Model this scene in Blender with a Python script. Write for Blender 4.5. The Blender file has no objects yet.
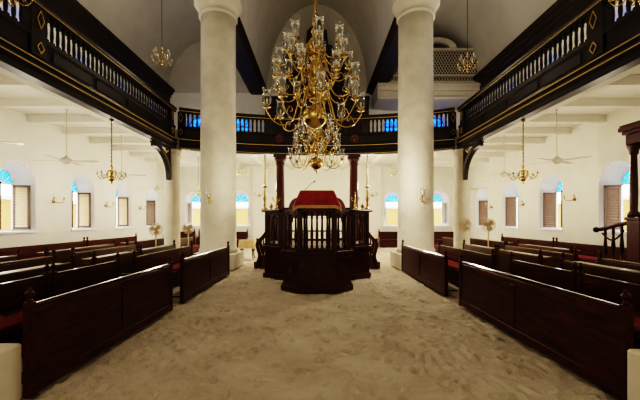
import bpy, bmesh, math, random
from mathutils import Vector, Matrix, noise
PI = math.pi
random.seed(7)
S = bpy.context.scene
COL = S.collection

# ------------------------------------------------------------------ helpers
class MB:
    def __init__(self):
        self.v = []; self.f = []; self.s = []
    def add(self, vs, fs, smooth=False):
        b = len(self.v)
        self.v += [tuple(p) for p in vs]
        for q in fs:
            self.f.append(tuple(b + i for i in q)); self.s.append(smooth)
        return self
    def box(self, x0, x1, y0, y1, z0, z1):
        vs = [(x, y, z) for z in (z0, z1) for y in (y0, y1) for x in (x0, x1)]
        return self.add(vs, [(0, 2, 3, 1), (4, 5, 7, 6), (0, 1, 5, 4), (2, 6, 7, 3), (0, 4, 6, 2), (1, 3, 7, 5)])
    def bar(self, a, b, w, h, up=(0, 0, 1)):
        a = Vector(a); b = Vector(b); d = (b - a).normalized(); u = Vector(up)
        sx = d.cross(u)
        if sx.length < 1e-5: sx = Vector((1, 0, 0))
        sx.normalize(); u = sx.cross(d).normalized()
        vs = []
        for p in (a, b):
            for i, j in ((-1, -1), (1, -1), (1, 1), (-1, 1)):
                vs.append(p + sx * (i * w / 2) + u * (j * h / 2))
        return self.add(vs, [(3, 2, 1, 0), (4, 5, 6, 7), (0, 1, 5, 4), (1, 2, 6, 5), (2, 3, 7, 6), (3, 0, 4, 7)])
    def lathe(self, prof, c=(0, 0, 0), n=16, smooth=True):
        vs = []; fs = []
        for r, z in prof:
            for i in range(n):
                a = 2 * PI * i / n
                vs.append((c[0] + r * math.cos(a), c[1] + r * math.sin(a), c[2] + z))
        for k in range(len(prof) - 1):
            for i in range(n):
                j = (i + 1) % n
                fs.append((k * n + i, k * n + j, (k + 1) * n + j, (k + 1) * n + i))
        self.add(vs, fs, smooth)
        b = len(self.v) - len(vs)
        if prof[0][0] > 1e-4:
            self.f.append(tuple(b + i for i in reversed(range(n)))); self.s.append(False)
        if prof[-1][0] > 1e-4:
            self.f.append(tuple(b + (len(prof) - 1) * n + i for i in range(n))); self.s.append(False)
        return self
    def tube(self, pts, r, n=6, cap=True):
        pts = [Vector(p) for p in pts]; m = len(pts)
        rs = r if isinstance(r, (list, tuple)) else [r] * m
        vs = []; fs = []; prev = None
        for k in range(m):
            t = (pts[min(k + 1, m - 1)] - pts[max(k - 1, 0)])
            t = t.normalized() if t.length > 1e-9 else Vector((0, 0, 1))
            if prev is None:
                prev = t.cross(Vector((0.123, 0.456, 1)))
                if prev.length < 1e-3: prev = t.cross(Vector((1, 0, 0)))
            x = (prev - t * prev.dot(t)).normalized(); prev = x; y = t.cross(x)
            for i in range(n):
                a = 2 * PI * i / n
                vs.append(pts[k] + (x * math.cos(a) + y * math.sin(a)) * rs[k])
        for k in range(m - 1):
            for i in range(n):
                j = (i + 1) % n
                fs.append((k * n + i, k * n + j, (k + 1) * n + j, (k + 1) * n + i))
        if cap:
            fs.append(tuple(reversed(range(n)))); fs.append(tuple((m - 1) * n + i for i in range(n)))
        return self.add(vs, fs, True)
    def prism(self, poly, z0, z1, smooth=False):
        n = len(poly)
        vs = [(x, y, z0) for x, y in poly] + [(x, y, z1) for x, y in poly]
        fs = [tuple(reversed(range(n))), tuple(range(n, 2 * n))]
        fs += [(i, (i + 1) % n, n + (i + 1) % n, n + i) for i in range(n)]
        return self.add(vs, fs, smooth)
    def prism_xz(self, poly, y0, y1):
        n = len(poly)
        vs = [(x, y0, z) for x, z in poly] + [(x, y1, z) for x, z in poly]
        fs = [tuple(range(n)), tuple(reversed(range(n, 2 * n)))]
        fs += [(i, n + i, n + (i + 1) % n, (i + 1) % n) for i in range(n)]
        return self.add(vs, fs)
    def sweep(self, prof, path, closed=True):
        """prof: (offset, z) points; path: (x, y) points; offset along the left-hand normal of the path."""
        m = len(path); n = len(prof); vs = []; fs = []
        P = [Vector((p[0], p[1])) for p in path]
        for k in range(m):
            t = (P[min(k + 1, m - 1)] - P[max(k - 1, 0)]).normalized()
            nn = Vector((-t.y, t.x))
            for o, z in prof:
                q = P[k] + nn * o
                vs.append((q.x, q.y, z))
        e = n if closed else n - 1
        for k in range(m - 1):
            for i in range(e):
                j = (i + 1) % n
                fs.append((k * n + i, k * n + j, (k + 1) * n + j, (k + 1) * n + i))
        if closed:
            fs.append(tuple(reversed(range(n)))); fs.append(tuple((m - 1) * n + i for i in range(n)))
        return self.add(vs, fs)
    def sphere(self, c, r, n=12, m=8, sz=1.0):
        prof = [(r * math.sin(PI * k / m), -r * sz * math.cos(PI * k / m)) for k in range(m + 1)]
        prof[0] = (0.0, prof[0][1]); prof[-1] = (0.0, prof[-1][1])
        return self.lathe(prof, c, n)
    def xf(self, M, start=0):
        for i in range(start, len(self.v)):
            self.v[i] = tuple(M @ Vector(self.v[i]))
        return self
    def mesh(self, name, mat):
        me = bpy.data.meshes.new(name)
        me.from_pydata(self.v, [], self.f)
        me.polygons.foreach_set('use_smooth', self.s)
        me.materials.append(mat)
        me.validate(); me.update()
        return me
    def build(self, name, mat, parent=None, bevel=0.0, loc=None):
        o = bpy.data.objects.new(name, self.mesh(name, mat))
        COL.objects.link(o)
        if parent is not None: o.parent = parent
        if loc is not None: o.location = loc
        if bevel:
            b = o.modifiers.new('edge', 'BEVEL'); b.width = bevel; b.segments = 1; b.limit_method = 'ANGLE'
        return o

def tag(o, label=None, cat=None, group=None, kind=None):
    if label: o['label'] = label
    if cat: o['category'] = cat
    if group: o['group'] = group
    if kind: o['kind'] = kind
    return o
def thing(name, label, cat, loc=(0, 0, 0), rz=0.0, group=None, kind=None):
    o = bpy.data.objects.new(name, None); COL.objects.link(o)
    o.empty_display_size = 0.1
    o.location = loc; o.rotation_euler = (0, 0, rz)
    return tag(o, label, cat, group, kind)
def kids(o): return [c for c in bpy.data.objects if c.parent == o]
def dup(root, loc, rz=0.0, label=None, group=None, skip=()):
    r = root.copy(); COL.objects.link(r); r.location = loc; r.rotation_euler = (0, 0, rz)
    if label: r['label'] = label
    if group: r['group'] = group
    for ch in kids(root):
        c = ch.copy(); COL.objects.link(c); c.parent = r
        for g in kids(ch):
            d = g.copy(); COL.objects.link(d); d.parent = c
    return r

def smoothpath(P, n=4):
    out = []
    P = [Vector(p) for p in P]
    for i in range(len(P) - 1):
        a = P[max(i - 1, 0)]; b = P[i]; c = P[i + 1]; d = P[min(i + 2, len(P) - 1)]
        for k in range(n):
            t = k / n
            out.append(0.5 * ((2 * b) + (c - a) * t + (2 * a - 5 * b + 4 * c - d) * t * t + (-a + 3 * b - 3 * c + d) * t ** 3))
    return out + [P[-1]]

# ------------------------------------------------------------------ materials
def mat(name, col, rough=0.5, metal=0.0, var=0.0, scale=6.0, bump=0.0, bscale=40.0, col2=None, stretch=None, spec=0.5, sheen=0.0, coat=0.0):
    m = bpy.data.materials.new(name); m.use_nodes = True
    nt = m.node_tree; N = nt.nodes; L = nt.links
    b = N['Principled BSDF']
    b.inputs['Base Color'].default_value = (*col, 1)
    b.inputs['Roughness'].default_value = rough
    b.inputs['Metallic'].default_value = metal
    b.inputs['Specular IOR Level'].default_value = spec
    if sheen: b.inputs['Sheen Weight'].default_value = sheen
    if coat:
        b.inputs['Coat Weight'].default_value = coat; b.inputs['Coat Roughness'].default_value = 0.15
    tc = N.new('ShaderNodeTexCoord'); mp = N.new('ShaderNodeMapping')
    L.new(tc.outputs['Object'], mp.inputs['Vector'])
    if stretch: mp.inputs['Scale'].default_value = stretch
    if var or col2:
        nz = N.new('ShaderNodeTexNoise'); nz.inputs['Scale'].default_value = scale; nz.inputs['Detail'].default_value = 6
        L.new(mp.outputs['Vector'], nz.inputs['Vector'])
        rp = N.new('ShaderNodeValToRGB')
        c2 = col2 or tuple(max(0, c * (1 - var)) for c in col)
        rp.color_ramp.elements[0].position = 0.3; rp.color_ramp.elements[1].position = 0.7
        rp.color_ramp.elements[0].color = (*c2, 1); rp.color_ramp.elements[1].color = (*col, 1)
        L.new(nz.outputs['Fac'], rp.inputs['Fac']); L.new(rp.outputs['Color'], b.inputs['Base Color'])
    if bump:
        n2 = N.new('ShaderNodeTexNoise'); n2.inputs['Scale'].default_value = bscale; n2.inputs['Detail'].default_value = 5
        L.new(mp.outputs['Vector'], n2.inputs['Vector'])
        bp = N.new('ShaderNodeBump'); bp.inputs['Strength'].default_value = bump; bp.inputs['Distance'].default_value = 0.02
        L.new(n2.outputs['Fac'], bp.inputs['Height']); L.new(bp.outputs['Normal'], b.inputs['Normal'])
    return m

M = {}
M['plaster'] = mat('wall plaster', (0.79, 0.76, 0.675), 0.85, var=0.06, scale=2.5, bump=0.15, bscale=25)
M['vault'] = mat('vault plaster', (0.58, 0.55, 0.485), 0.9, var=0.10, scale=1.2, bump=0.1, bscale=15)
M['white'] = mat('white ceiling paint', (0.78, 0.75, 0.67), 0.7, var=0.04, scale=3)
M['reveal'] = mat('white window reveal', (0.86, 0.85, 0.86), 0.8, var=0.03, scale=3)
M['column'] = mat('column plaster', (0.70, 0.65, 0.54), 0.75, var=0.16, scale=2.5, bump=0.7, bscale=7)
M['wood'] = mat('dark mahogany', (0.075, 0.018, 0.009), 0.30, col2=(0.028, 0.007, 0.0035), scale=5, stretch=(6, 1, 6), bump=0.05, bscale=20, spec=0.35)
M['pew'] = mat('pew mahogany', (0.085, 0.018, 0.007), 0.40, col2=(0.022, 0.0048, 0.0024), scale=4, stretch=(5, 0.7, 5), bump=0.05, bscale=18, spec=0.22)
M['redwood'] = mat('red mahogany', (0.095, 0.022, 0.015), 0.35, col2=(0.055, 0.013, 0.009), scale=4, stretch=(6, 6, 0.7))
M['black'] = mat('near black gallery wood', (0.020, 0.012, 0.009), 0.42, col2=(0.012, 0.007, 0.006), scale=4)
M['beam'] = mat('dull black beam paint', (0.034, 0.022, 0.015), 0.5, spec=0.3)
M['gold'] = mat('gold paint', (0.72, 0.52, 0.17), 0.45, metal=0.6)
M['brass'] = mat('polished brass', (0.72, 0.53, 0.22), 0.24, metal=1.0, var=0.25, scale=9)
M['oldbrass'] = mat('aged brass', (0.42, 0.29, 0.11), 0.34, metal=1.0, var=0.3, scale=9)
M['velvet'] = mat('crimson velvet', (0.42, 0.014, 0.022), 0.85, var=0.5, scale=7, sheen=0.4)
M['cushion'] = mat('red cushion cloth', (0.21, 0.018, 0.018), 0.85, var=0.3, scale=12)
M['fringe'] = mat('gold fringe', (0.72, 0.47, 0.18), 0.7, var=0.45, scale=60)
M['fan'] = mat('cream fan enamel', (0.60, 0.55, 0.44), 0.4)
M['beige'] = mat('beige plastic', (0.62, 0.49, 0.30), 0.45)
M['candle'] = mat('cream candle wax', (0.85, 0.78, 0.62), 0.6)
M['tan'] = mat('tan wax taper', (0.62, 0.47, 0.27), 0.6)
M['iron'] = mat('dark iron rod', (0.05, 0.042, 0.035), 0.5, metal=0.6)
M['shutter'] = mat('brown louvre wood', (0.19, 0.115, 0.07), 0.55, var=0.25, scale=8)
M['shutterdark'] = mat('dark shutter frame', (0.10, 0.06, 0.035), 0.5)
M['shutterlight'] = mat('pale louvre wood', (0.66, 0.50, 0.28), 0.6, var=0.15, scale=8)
M['cloth'] = mat('cream patterned cloth', (0.80, 0.62, 0.36), 0.85, col2=(0.62, 0.43, 0.22), scale=14)
M['lattice'] = mat('pale lattice paint', (0.50, 0.45, 0.36), 0.7, var=0.1, scale=5)
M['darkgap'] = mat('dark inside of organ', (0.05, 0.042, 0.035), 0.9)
M['ledge'] = mat('ledge wood in lit tone', (0.24, 0.15, 0.07), 0.3, col2=(0.13, 0.075, 0.03), scale=4, stretch=(5, 0.7, 5))  # beige of the lit ledges painted into the wood colour
M['pewlight'] = mat('brown pew wood with painted sheen', (0.085, 0.038, 0.017), 0.30, col2=(0.035, 0.015, 0.007), scale=4, stretch=(5, 0.7, 5))  # window reflections on the back rows painted in as browner wood
M['pewrail'] = mat('polished pew rail', (0.05, 0.02, 0.012), 0.16, spec=1.0, coat=0.6)
M['paleplinth'] = mat('pale plinth plaster', (0.76, 0.68, 0.54), 0.75, var=0.08, scale=4, bump=0.2, bscale=20)
M['black_mic'] = mat('black plastic', (0.012, 0.012, 0.013), 0.4)
M['yellow'] = mat('yellow courtyard stucco', (0.36, 0.20, 0.055), 0.9, var=0.1, scale=2)
M['paving'] = mat('courtyard paving', (0.75, 0.70, 0.62), 0.9, var=0.15, scale=3)

def glass_mat(name, tint, gloss, opac=0.0):
    m = bpy.data.materials.new(name); m.use_nodes = True
    nt = m.node_tree; N = nt.nodes; L = nt.links; N.clear()
    out = N.new('ShaderNodeOutputMaterial'); t = N.new('ShaderNodeBsdfTransparent'); t.inputs['Color'].default_value = (*tint, 1)
    g = N.new('ShaderNodeBsdfGlossy'); g.inputs['Roughness'].default_value = 0.05; g.inputs['Color'].default_value = (1, 1, 1, 1)
    fr = N.new('ShaderNodeFresnel'); fr.inputs['IOR'].default_value = gloss
    mx = N.new('ShaderNodeMixShader')
    L.new(fr.outputs['Fac'], mx.inputs['Fac']); L.new(t.outputs[0], mx.inputs[1]); L.new(g.outputs[0], mx.inputs[2])
    last = mx
    if opac:
        d = N.new('ShaderNodeBsdfDiffuse'); d.inputs['Color'].default_value = (0.85, 0.85, 0.82, 1)
        tr = N.new('ShaderNodeBsdfTranslucent'); tr.inputs['Color'].default_value = (0.85, 0.85, 0.82, 1)
        m1 = N.new('ShaderNodeMixShader'); m1.inputs['Fac'].default_value = 0.5
        L.new(d.outputs[0], m1.inputs[1]); L.new(tr.outputs[0], m1.inputs[2])
        m2 = N.new('ShaderNodeMixShader'); m2.inputs['Fac'].default_value = opac
        L.new(mx.outputs[0], m2.inputs[1]); L.new(m1.outputs[0], m2.inputs[2]); last = m2
    L.new(last.outputs[0], out.inputs['Surface'])
    return m
M['glass'] = glass_mat('clear lamp glass', (0.97, 0.97, 0.95), 1.5, 0.045)
def stained(name, c1, c2):
    m = bpy.data.materials.new(name); m.use_nodes = True
    nt = m.node_tree; N = nt.nodes; L = nt.links; N.clear()
    out = N.new('ShaderNodeOutputMaterial'); t = N.new('ShaderNodeBsdfTransparent')
    tl = N.new('ShaderNodeBsdfTranslucent'); mx = N.new('ShaderNodeMixShader'); mx.inputs['Fac'].default_value = 0.35
    vo = N.new('ShaderNodeTexVoronoi'); vo.inputs['Scale'].default_value = 3.5
    tc = N.new('ShaderNodeTexCoord'); L.new(tc.outputs['Object'], vo.inputs['Vector'])
    rp = N.new('ShaderNodeValToRGB'); rp.color_ramp.elements[0].color = (*c1, 1); rp.color_ramp.elements[1].color = (*c2, 1)
    sp = N.new('ShaderNodeSeparateColor'); L.new(vo.outputs['Color'], sp.inputs['Color']); L.new(sp.outputs['Red'], rp.inputs['Fac'])
    L.new(rp.outputs['Color'], t.inputs['Color']); L.new(rp.outputs['Color'], tl.inputs['Color'])
    L.new(t.outputs[0], mx.inputs[1]); L.new(tl.outputs[0], mx.inputs[2]); L.new(mx.outputs[0], out.inputs['Surface'])
    return m
M['blue'] = stained('deep blue stained glass', (0.004, 0.026, 0.15), (0.010, 0.075, 0.30))
M['cyan'] = stained('sky blue stained glass', (0.014, 0.15, 0.38), (0.02, 0.22, 0.44))

# sand
def sand():
    m = bpy.data.materials.new('fine pale sand'); m.use_nodes = True
    nt = m.node_tree; N = nt.nodes; L = nt.links; b = N['Principled BSDF']
    b.inputs['Roughness'].default_value = 0.95; b.inputs['Specular IOR Level'].default_value = 0.1
    tc = N.new('ShaderNodeTexCoord')
    n1 = N.new('ShaderNodeTexNoise'); n1.inputs['Scale'].default_value = 1.3; n1.inputs['Detail'].default_value = 8
    L.new(tc.outputs['Object'], n1.inputs['Vector'])
    rp = N.new('ShaderNodeValToRGB'); rp.color_ramp.elements[0].position = 0.3; rp.color_ramp.elements[1].position = 0.72
    rp.color_ramp.elements[0].color = (0.48, 0.41, 0.315, 1); rp.color_ramp.elements[1].color = (0.62, 0.545, 0.43, 1)
    L.new(n1.outputs['Fac'], rp.inputs['Fac']); L.new(rp.outputs['Color'], b.inputs['Base Color'])
    # scuffed footprints: distorted voronoi dents and ripples
    nd = N.new('ShaderNodeTexNoise'); nd.inputs['Scale'].default_value = 2.2; nd.inputs['Detail'].default_value = 3
    L.new(tc.outputs['Object'], nd.inputs['Vector'])
    ml = N.new('ShaderNodeMix'); ml.data_type = 'RGBA'; ml.inputs[0].default_value = 0.22
    L.new(tc.outputs['Object'], ml.inputs[6]); L.new(nd.outputs['Color'], ml.inputs[7])
    vo = N.new('ShaderNodeTexVoronoi'); vo.inputs['Scale'].default_value = 5.0; vo.feature = 'SMOOTH_F1'
    L.new(ml.outputs[2], vo.inputs['Vector'])
    n3 = N.new('ShaderNodeTexNoise'); n3.inputs['Scale'].default_value = 11; n3.inputs['Detail'].default_value = 6; n3.inputs['Distortion'].default_value = 1.2
    L.new(tc.outputs['Object'], n3.inputs['Vector'])
    ad = N.new('ShaderNodeMath'); ad.operation = 'ADD'
    L.new(vo.outputs['Distance'], ad.inputs[0])
    mu = N.new('ShaderNodeMath'); mu.operation = 'MULTIPLY'; mu.inputs[1].default_value = 0.9
    L.new(n3.outputs['Fac'], mu.inputs[0]); L.new(mu.outputs[0], ad.inputs[1])
    bp = N.new('ShaderNodeBump'); bp.inputs['Strength'].default_value = 0.6; bp.inputs['Distance'].default_value = 0.05
    L.new(ad.outputs[0], bp.inputs['Height']); L.new(bp.outputs['Normal'], b.inputs['Normal'])
    return m
M['sand'] = sand()

# ------------------------------------------------------------------ dimensions
XW, YB, YN = 9.8, 23.0, -4.0         # side walls, rear wall, wall behind the camera
XF, YC, RA = 5.92, 14.22, 12.93        # gallery front line, its corner, radius of the bowed rear part
YA = 15.63 - RA                       # centre of the bow
SPR = 10.0                           # springing of the vaults

# ------------------------------------------------------------------ shell
# floor: sand with real dents
mb = MB()
def steps(segs):
    out = []
    for a, b, d in segs:
        n = max(1, round((b - a) / d)); out += [a + (b - a) * k / n for k in range(n)]
    return out + [segs[-1][1]]
xs = steps([(-9.8, -3.1, .35), (-3.1, 3.3, .034), (3.3, 9.8, .35)])
ys = steps([(-4, 1.5, .3), (1.5, 12.4, .036), (12.4, 23.0, .12)])
rs = random.Random(3)
CELL = .5; prints = {}
for _ in range(2300):
    px, py = rs.uniform(-3.0, 3.1), rs.uniform(1.6, 22.5)
    heading = rs.gauss(PI / 2, .75) + (PI if rs.random() < .5 else 0)
    f = (px, py, math.cos(heading), math.sin(heading), rs.uniform(.085, .13), rs.uniform(.040, .058), rs.uniform(.02, .042))
    prints.setdefault((math.floor(px / CELL), math.floor(py / CELL)), []).append(f)
vs = []
for y in ys:
    for x in xs:
        z = 0.0
        if abs(x) < 3.25:
            p = Vector((x * 2.2, y * 2.2, 0)); q = Vector((x * 7.0, y * 5.5, 3.3))
            z = -0.045 + 0.018 * noise.noise(p) + 0.020 * noise.noise(q)
            ci, cj = math.floor(x / CELL), math.floor(y / CELL)
            for a in (-1, 0, 1):
                for b in (-1, 0, 1):
                    for (fx, fy, c, sn, la, lb, dp) in prints.get((ci + a, cj + b), ()):
                        dx, dy = x - fx, y - fy
                        u = (dx * c + dy * sn) / la; v = (-dx * sn + dy * c) / (lb * (1 + .25 * u) if abs(u) < 1.6 else lb)
                        r2 = u * u + v * v
                        if r2 < 4: z += dp * (-math.exp(-r2 * 1.6) + .55 * math.exp(-(math.sqrt(r2) - 1.35) ** 2 * 6))
            z = min(z, .012)
        vs.append((x, y, z))
nx = len(xs)
fs = [(j * nx + i, j * nx + i + 1, (j + 1) * nx + i + 1, (j + 1) * nx + i) for j in range(len(ys) - 1) for i in range(nx - 1)]
mb.add(vs, fs, True)
tag(mb.build('floor', M['sand']), 'pale scuffed sand covering the whole floor', 'floor', kind='structure')

def arch_loop(c, hw, z0, zs, n=12):
    """closed 2D loop (u, z) of an arched opening."""
    pts = [(c - hw, z0), (c + hw, z0), (c + hw, zs)]
    for k in range(1, n):
        a = PI * k / n
        pts.append((c + hw * math.cos(a), zs + hw * math.sin(a)))
    pts.append((c - hw, zs))
    return pts
def wall_with_holes(name, u0, u1, z1, holes, place, label, material, depth_place=None):
    bm = bmesh.new(); edges = []
    def loop(pts):
        vv = [bm.verts.new((p[0], p[1], 0)) for p in pts]
        for i in range(len(vv)): edges.append(bm.edges.new((vv[i], vv[(i + 1) % len(vv)])))
    loop([(u0, 0), (u1, 0), (u1, z1), (u0, z1)])
    for h in holes: loop(h)
    bmesh.ops.triangle_fill(bm, use_beauty=True, use_dissolve=False, edges=edges)
    for v in bm.verts: v.co = Vector(place(v.co.x, v.co.y))
    me = bpy.data.meshes.new(name); bm.to_mesh(me); bm.free(); me.materials.append(material)
    o = bpy.data.objects.new(name, me); COL.objects.link(o)
    return tag(o, label, 'wall', kind='structure')

LOW = (0.72, 1.38, 2.96)     # half width, sill, springing
UPP = (0.70, 6.5, 8.0)
SIDEY = (11.47, 14.7, 17.75, 20.8)
REARX = (-7.95, -5.1, 5.1, 7.95)
holes_side = [arch_loop(y, *LOW) for y in SIDEY] + [arch_loop(y, *UPP) for y in SIDEY]
holes_rear = [arch_loop(x, *LOW) for x in REARX] + [arch_loop(x, *UPP) for x in REARX]
wall_with_holes('wall_left', YN, YB, 10.3, holes_side, lambda u, z: (-XW, u, z), 'pale plaster wall on the left with arched windows', M['plaster'])
wall_with_holes('wall_right', YN, YB, 10.3, holes_side, lambda u, z: (XW, u, z), 'pale plaster wall on the right with arched windows', M['plaster'])
wall_with_holes('wall_back', -XW, XW, 10.1, holes_rear, lambda u, z: (u, YB, z), 'pale plaster end wall behind the reading platform', M['plaster'])
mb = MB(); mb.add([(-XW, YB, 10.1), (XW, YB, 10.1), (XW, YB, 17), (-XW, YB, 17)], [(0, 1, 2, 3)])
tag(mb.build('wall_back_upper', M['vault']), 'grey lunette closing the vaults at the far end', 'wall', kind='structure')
wall_with_holes('wall_front', -XW, XW, 17.0, [], lambda u, z: (u, YN, z), 'pale plaster wall behind the viewer', M['plaster'])

# windows
def louvre_leaf(x0, x1, z0, z1, n):
    mb = MB()
    for k in range(n):
        z = z0 + 0.07 + (z1 - z0 - 0.14) * (k + 0.5) / n
        h = (z1 - z0 - 0.14) / n
        mb.add([(x0 + .05, -0.022, z - h * .45), (x1 - .05, -0.022, z - h * .45), (x1 - .05, 0.022, z + h * .4), (x0 + .05, 0.022, z + h * .4),
                (x0 + .05, -0.022, z - h * .45 + .012), (x1 - .05, -0.022, z - h * .45 + .012), (x1 - .05, 0.022, z + h * .4 + .012), (x0 + .05, 0.022, z + h * .4 + .012)],
               [(3, 2, 1, 0), (4, 5, 6, 7), (0, 1, 5, 4), (1, 2, 6, 5), (2, 3, 7, 6), (3, 0, 4, 7)])
    return mb
WN = [0]
def window(x, y, rz, dims, label, upper=False, style='half', flip=1, wood='shutter'):
    """local frame: opening in the xz plane, +y points outside; wall face at y = 0."""
    WN[0] += 1
    hw, z0, zs = dims; T = 0.62; ho = hw * .70 if not upper else hw * .9
    w = thing('window_%d' % WN[0], label, 'window', (x, y, 0), rz, kind='structure')
    # reveal (deep white jambs, arch and sill)
    lp = arch_loop(0, hw, z0, zs, 16); mb = MB(); n = len(lp)
    mb.add([(u, 0, z) for u, z in lp] + [(u * ho / hw, T, z if z <= zs else zs + (z - zs) * ho / hw) for u, z in lp], [(i, n + i, n + (i + 1) % n, (i + 1) % n) for i in range(n)])
    mb.build('reveal', M['reveal'], w)
    MB().box(-hw - 0.05, hw + 0.05, -0.05, 0.0, z0 - 0.07, z0).build('sill', M['reveal'], w)
    h2 = ho - .005
    # frame
    mb = MB(); zc = zs - 0.02
    mb.box(-h2, -h2 + 0.05, T - 0.05, T, z0, zs).box(h2 - 0.05, h2, T - 0.05, T, z0, zs).box(-h2, h2, T - 0.05, T, zc, zc + 0.06)
    mb.box(-h2, h2, T - 0.05, T, z0, z0 + 0.05)
    arc = [(h2 * math.cos(PI * k / 16), zs + h2 * math.sin(PI * k / 16)) for k in range(17)]
    for k in range(16): mb.bar((arc[k][0], T - .025, arc[k][1]), (arc[k + 1][0], T - .025, arc[k + 1][1]), 0.05, 0.06, (0, 1, 0))
    mb.build('window_frame', M['white'] if not upper else M['shutter'], w)
    # fanlight
    mb = MB(); pts = [(0, zs)] + arc
    mb.add([(u * .98, T - .02, z) for u, z in pts], [(0, k, k + 1) for k in range(1, 17)])
    fl = mb.build('fanlight', M['blue'] if upper else M['cyan'], w)
    mb = MB()
    for a in (36, 72, 108, 144):
        mb.bar((0, T - .03, zs), (h2 * math.cos(math.radians(a)), T - .03, zs + h2 * math.sin(math.radians(a))), 0.03, 0.03, (0, 1, 0))
    mb.build('glazing_bar', M['white'] if not upper else M['shutter'], fl)
    if upper:
        mb = MB(); mb.add([(-h2, T - .02, z0), (h2, T - .02, z0), (h2, T - .02, zs), (-h2, T - .02, zs)], [(0, 1, 2, 3)])
        sg = mb.build('stained_pane', M['blue'], w)
        mb = MB(); mb.box(-.02, .02, T - .05, T - .025, z0, zs)
        for k in (1, 2, 3):
            zz = z0 + (zs - z0) * k / 4; mb.box(-h2, h2, T - .05, T - .025, zz - .015, zz + .015)
        mb.build('glazing_bar', M['shutter'], sg)
        return w
    # louvred shutter leaves
    if style == 'half':
        for sgn in (-1, 1):
            o = louvre_leaf(0, 0.50, z0 + .06, zc, 14).build('shutter', M[wood], w, loc=(sgn * (h2 - .02), T - .06, 0))
            fb = MB(); fb.box(0, .05, -.025, .025, z0 + .06, zc).box(.43, .50, -.025, .025, z0 + .06, zc).box(0, .5, -.025, .025, z0 + .06, z0 + .13).box(0, .5, -.025, .025, zc - .07, zc); fb.build('shutter_frame', M['shutterdark'], o)
            o.rotation_euler = (0, 0, -PI / 2 + sgn * .17)
    else:
        for sgn in (-1, 1):
            o = louvre_leaf(0, 0.5, z0 + .06, zc, 14).build('shutter', M[wood], w, loc=(sgn * (h2 - .02), T - .06, 0)); o.rotation_euler = (0, 0, -PI / 2 + sgn * .17)
    return w
ords = ['nearest', 'second', 'third', 'farthest']
for i, y in enumerate(SIDEY):
    st = 'half'
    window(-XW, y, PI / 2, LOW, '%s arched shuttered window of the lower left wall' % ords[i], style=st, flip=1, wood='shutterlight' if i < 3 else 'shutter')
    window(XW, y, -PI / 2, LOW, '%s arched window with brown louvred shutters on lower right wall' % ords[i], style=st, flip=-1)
    window(-XW, y, PI / 2, UPP, '%s blue stained glass window behind the left gallery balusters' % ords[i], upper=True)
    window(XW, y, -PI / 2, UPP, '%s blue stained glass window behind the right gallery balusters' % ords[i], upper=True)
rl = ['outer left', 'inner left', 'inner right', 'outer right']
for i, x in enumerate(REARX):
    window(x, YB, 0, LOW, '%s arched open window of the end wall, blue fanlight above' % rl[i], style='open')
    window(x, YB, 0, UPP, '%s blue stained glass window of the end wall, above rear gallery' % rl[i], upper=True)

# vaults
def vault(x0, x1, zs, rise, name, label, n=28):
    mb = MB(); c = (x0 + x1) / 2; h = (x1 - x0) / 2
    p = [(c - h * math.cos(PI * k / n), zs + rise * math.sin(PI * k / n)) for k in range(n + 1)]
    yy = [YN + (YB - YN) * j / 6 for j in range(7)]
    vs = [(x, y, z) for y in yy for x, z in p]
    fs = [(j * (n + 1) + k, j * (n + 1) + k + 1, (j + 1) * (n + 1) + k + 1, (j + 1) * (n + 1) + k) for j in range(6) for k in range(n)]
    mb.add(vs, fs, True)
    return tag(mb.build(name, M['vault']), label, 'ceiling', kind='structure')
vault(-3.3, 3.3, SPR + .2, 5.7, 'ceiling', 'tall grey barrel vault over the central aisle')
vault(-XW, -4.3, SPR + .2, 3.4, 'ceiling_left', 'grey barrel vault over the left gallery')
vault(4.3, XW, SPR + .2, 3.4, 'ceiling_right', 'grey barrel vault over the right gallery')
TN = [0]
def trim(mb, m, label, cat='trim', bevel=0):
    TN[0] += 1
    return tag(mb.build('trim_%d' % TN[0], M[m], bevel=bevel), label, cat, kind='structure')
for sgn, nm in ((-1, 'left'), (1, 'right')):
    mb = MB()
    prof = [(3.28, SPR + .32), (3.28, SPR + .2), (3.2, SPR + .16), (3.2, SPR + .10), (3.3, SPR + .06), (3.3, SPR), (3.42, SPR - .03), (3.42, SPR - .09), (4.2, SPR - .09), (4.2, SPR - .03), (4.32, SPR), (4.32, SPR + .06),
            (4.42, SPR + .10), (4.42, SPR + .16), (4.32, SPR + .2), (4.32, SPR + .32)]
    vs = [(sgn * x, y, z) for y in (YN, YB) for x, z in prof]; n = len(prof)
    mb.add(vs, [(i, (i + 1) % n, n + (i + 1) % n, n + i) for i in range(n)] + [tuple(range(n)), tuple(range(n, 2 * n))])
    for xg in (3.55, 3.72, 3.92, 4.08):
        a, b = sorted((sgn * (xg - .025), sgn * (xg + .025))); mb.box(a, b, YN, YB, SPR - .12, SPR - .088)
    trim(mb, 'beam', 'black moulded beam running over the %s columns at vault springing' % nm, 'beam')
    mb = MB()
    prof = [(XW, SPR + .3), (9.35, SPR + .3), (9.35, SPR + .16), (9.45, SPR + .12), (9.45, SPR), (9.58, SPR - .06), (9.58, SPR - .2), (9.66, SPR - .26), (9.66, SPR - .55), (9.72, SPR - .6), (XW, SPR - .6)]
    vs = [(sgn * x, y, z) for y in (YN, YB) for x, z in prof]; n = len(prof)
    mb.add(vs, [(i, (i + 1) % n, n + (i + 1) % n, n + i) for i in range(n)] + [tuple(range(n)), tuple(range(n, 2 * n))])
    trim(mb, 'beam', 'black cornice along the top of the %s wall' % nm, 'cornice')
    # pilaster on the end wall
    mb = MB(); mb.box(sgn * 3.7 - .5, sgn * 3.7 + .5, YB - .22, YB, 0, SPR)
    trim(mb, 'plaster', 'flat plaster pilaster on the end wall, %s of the platform' % nm, 'pilaster')

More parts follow.
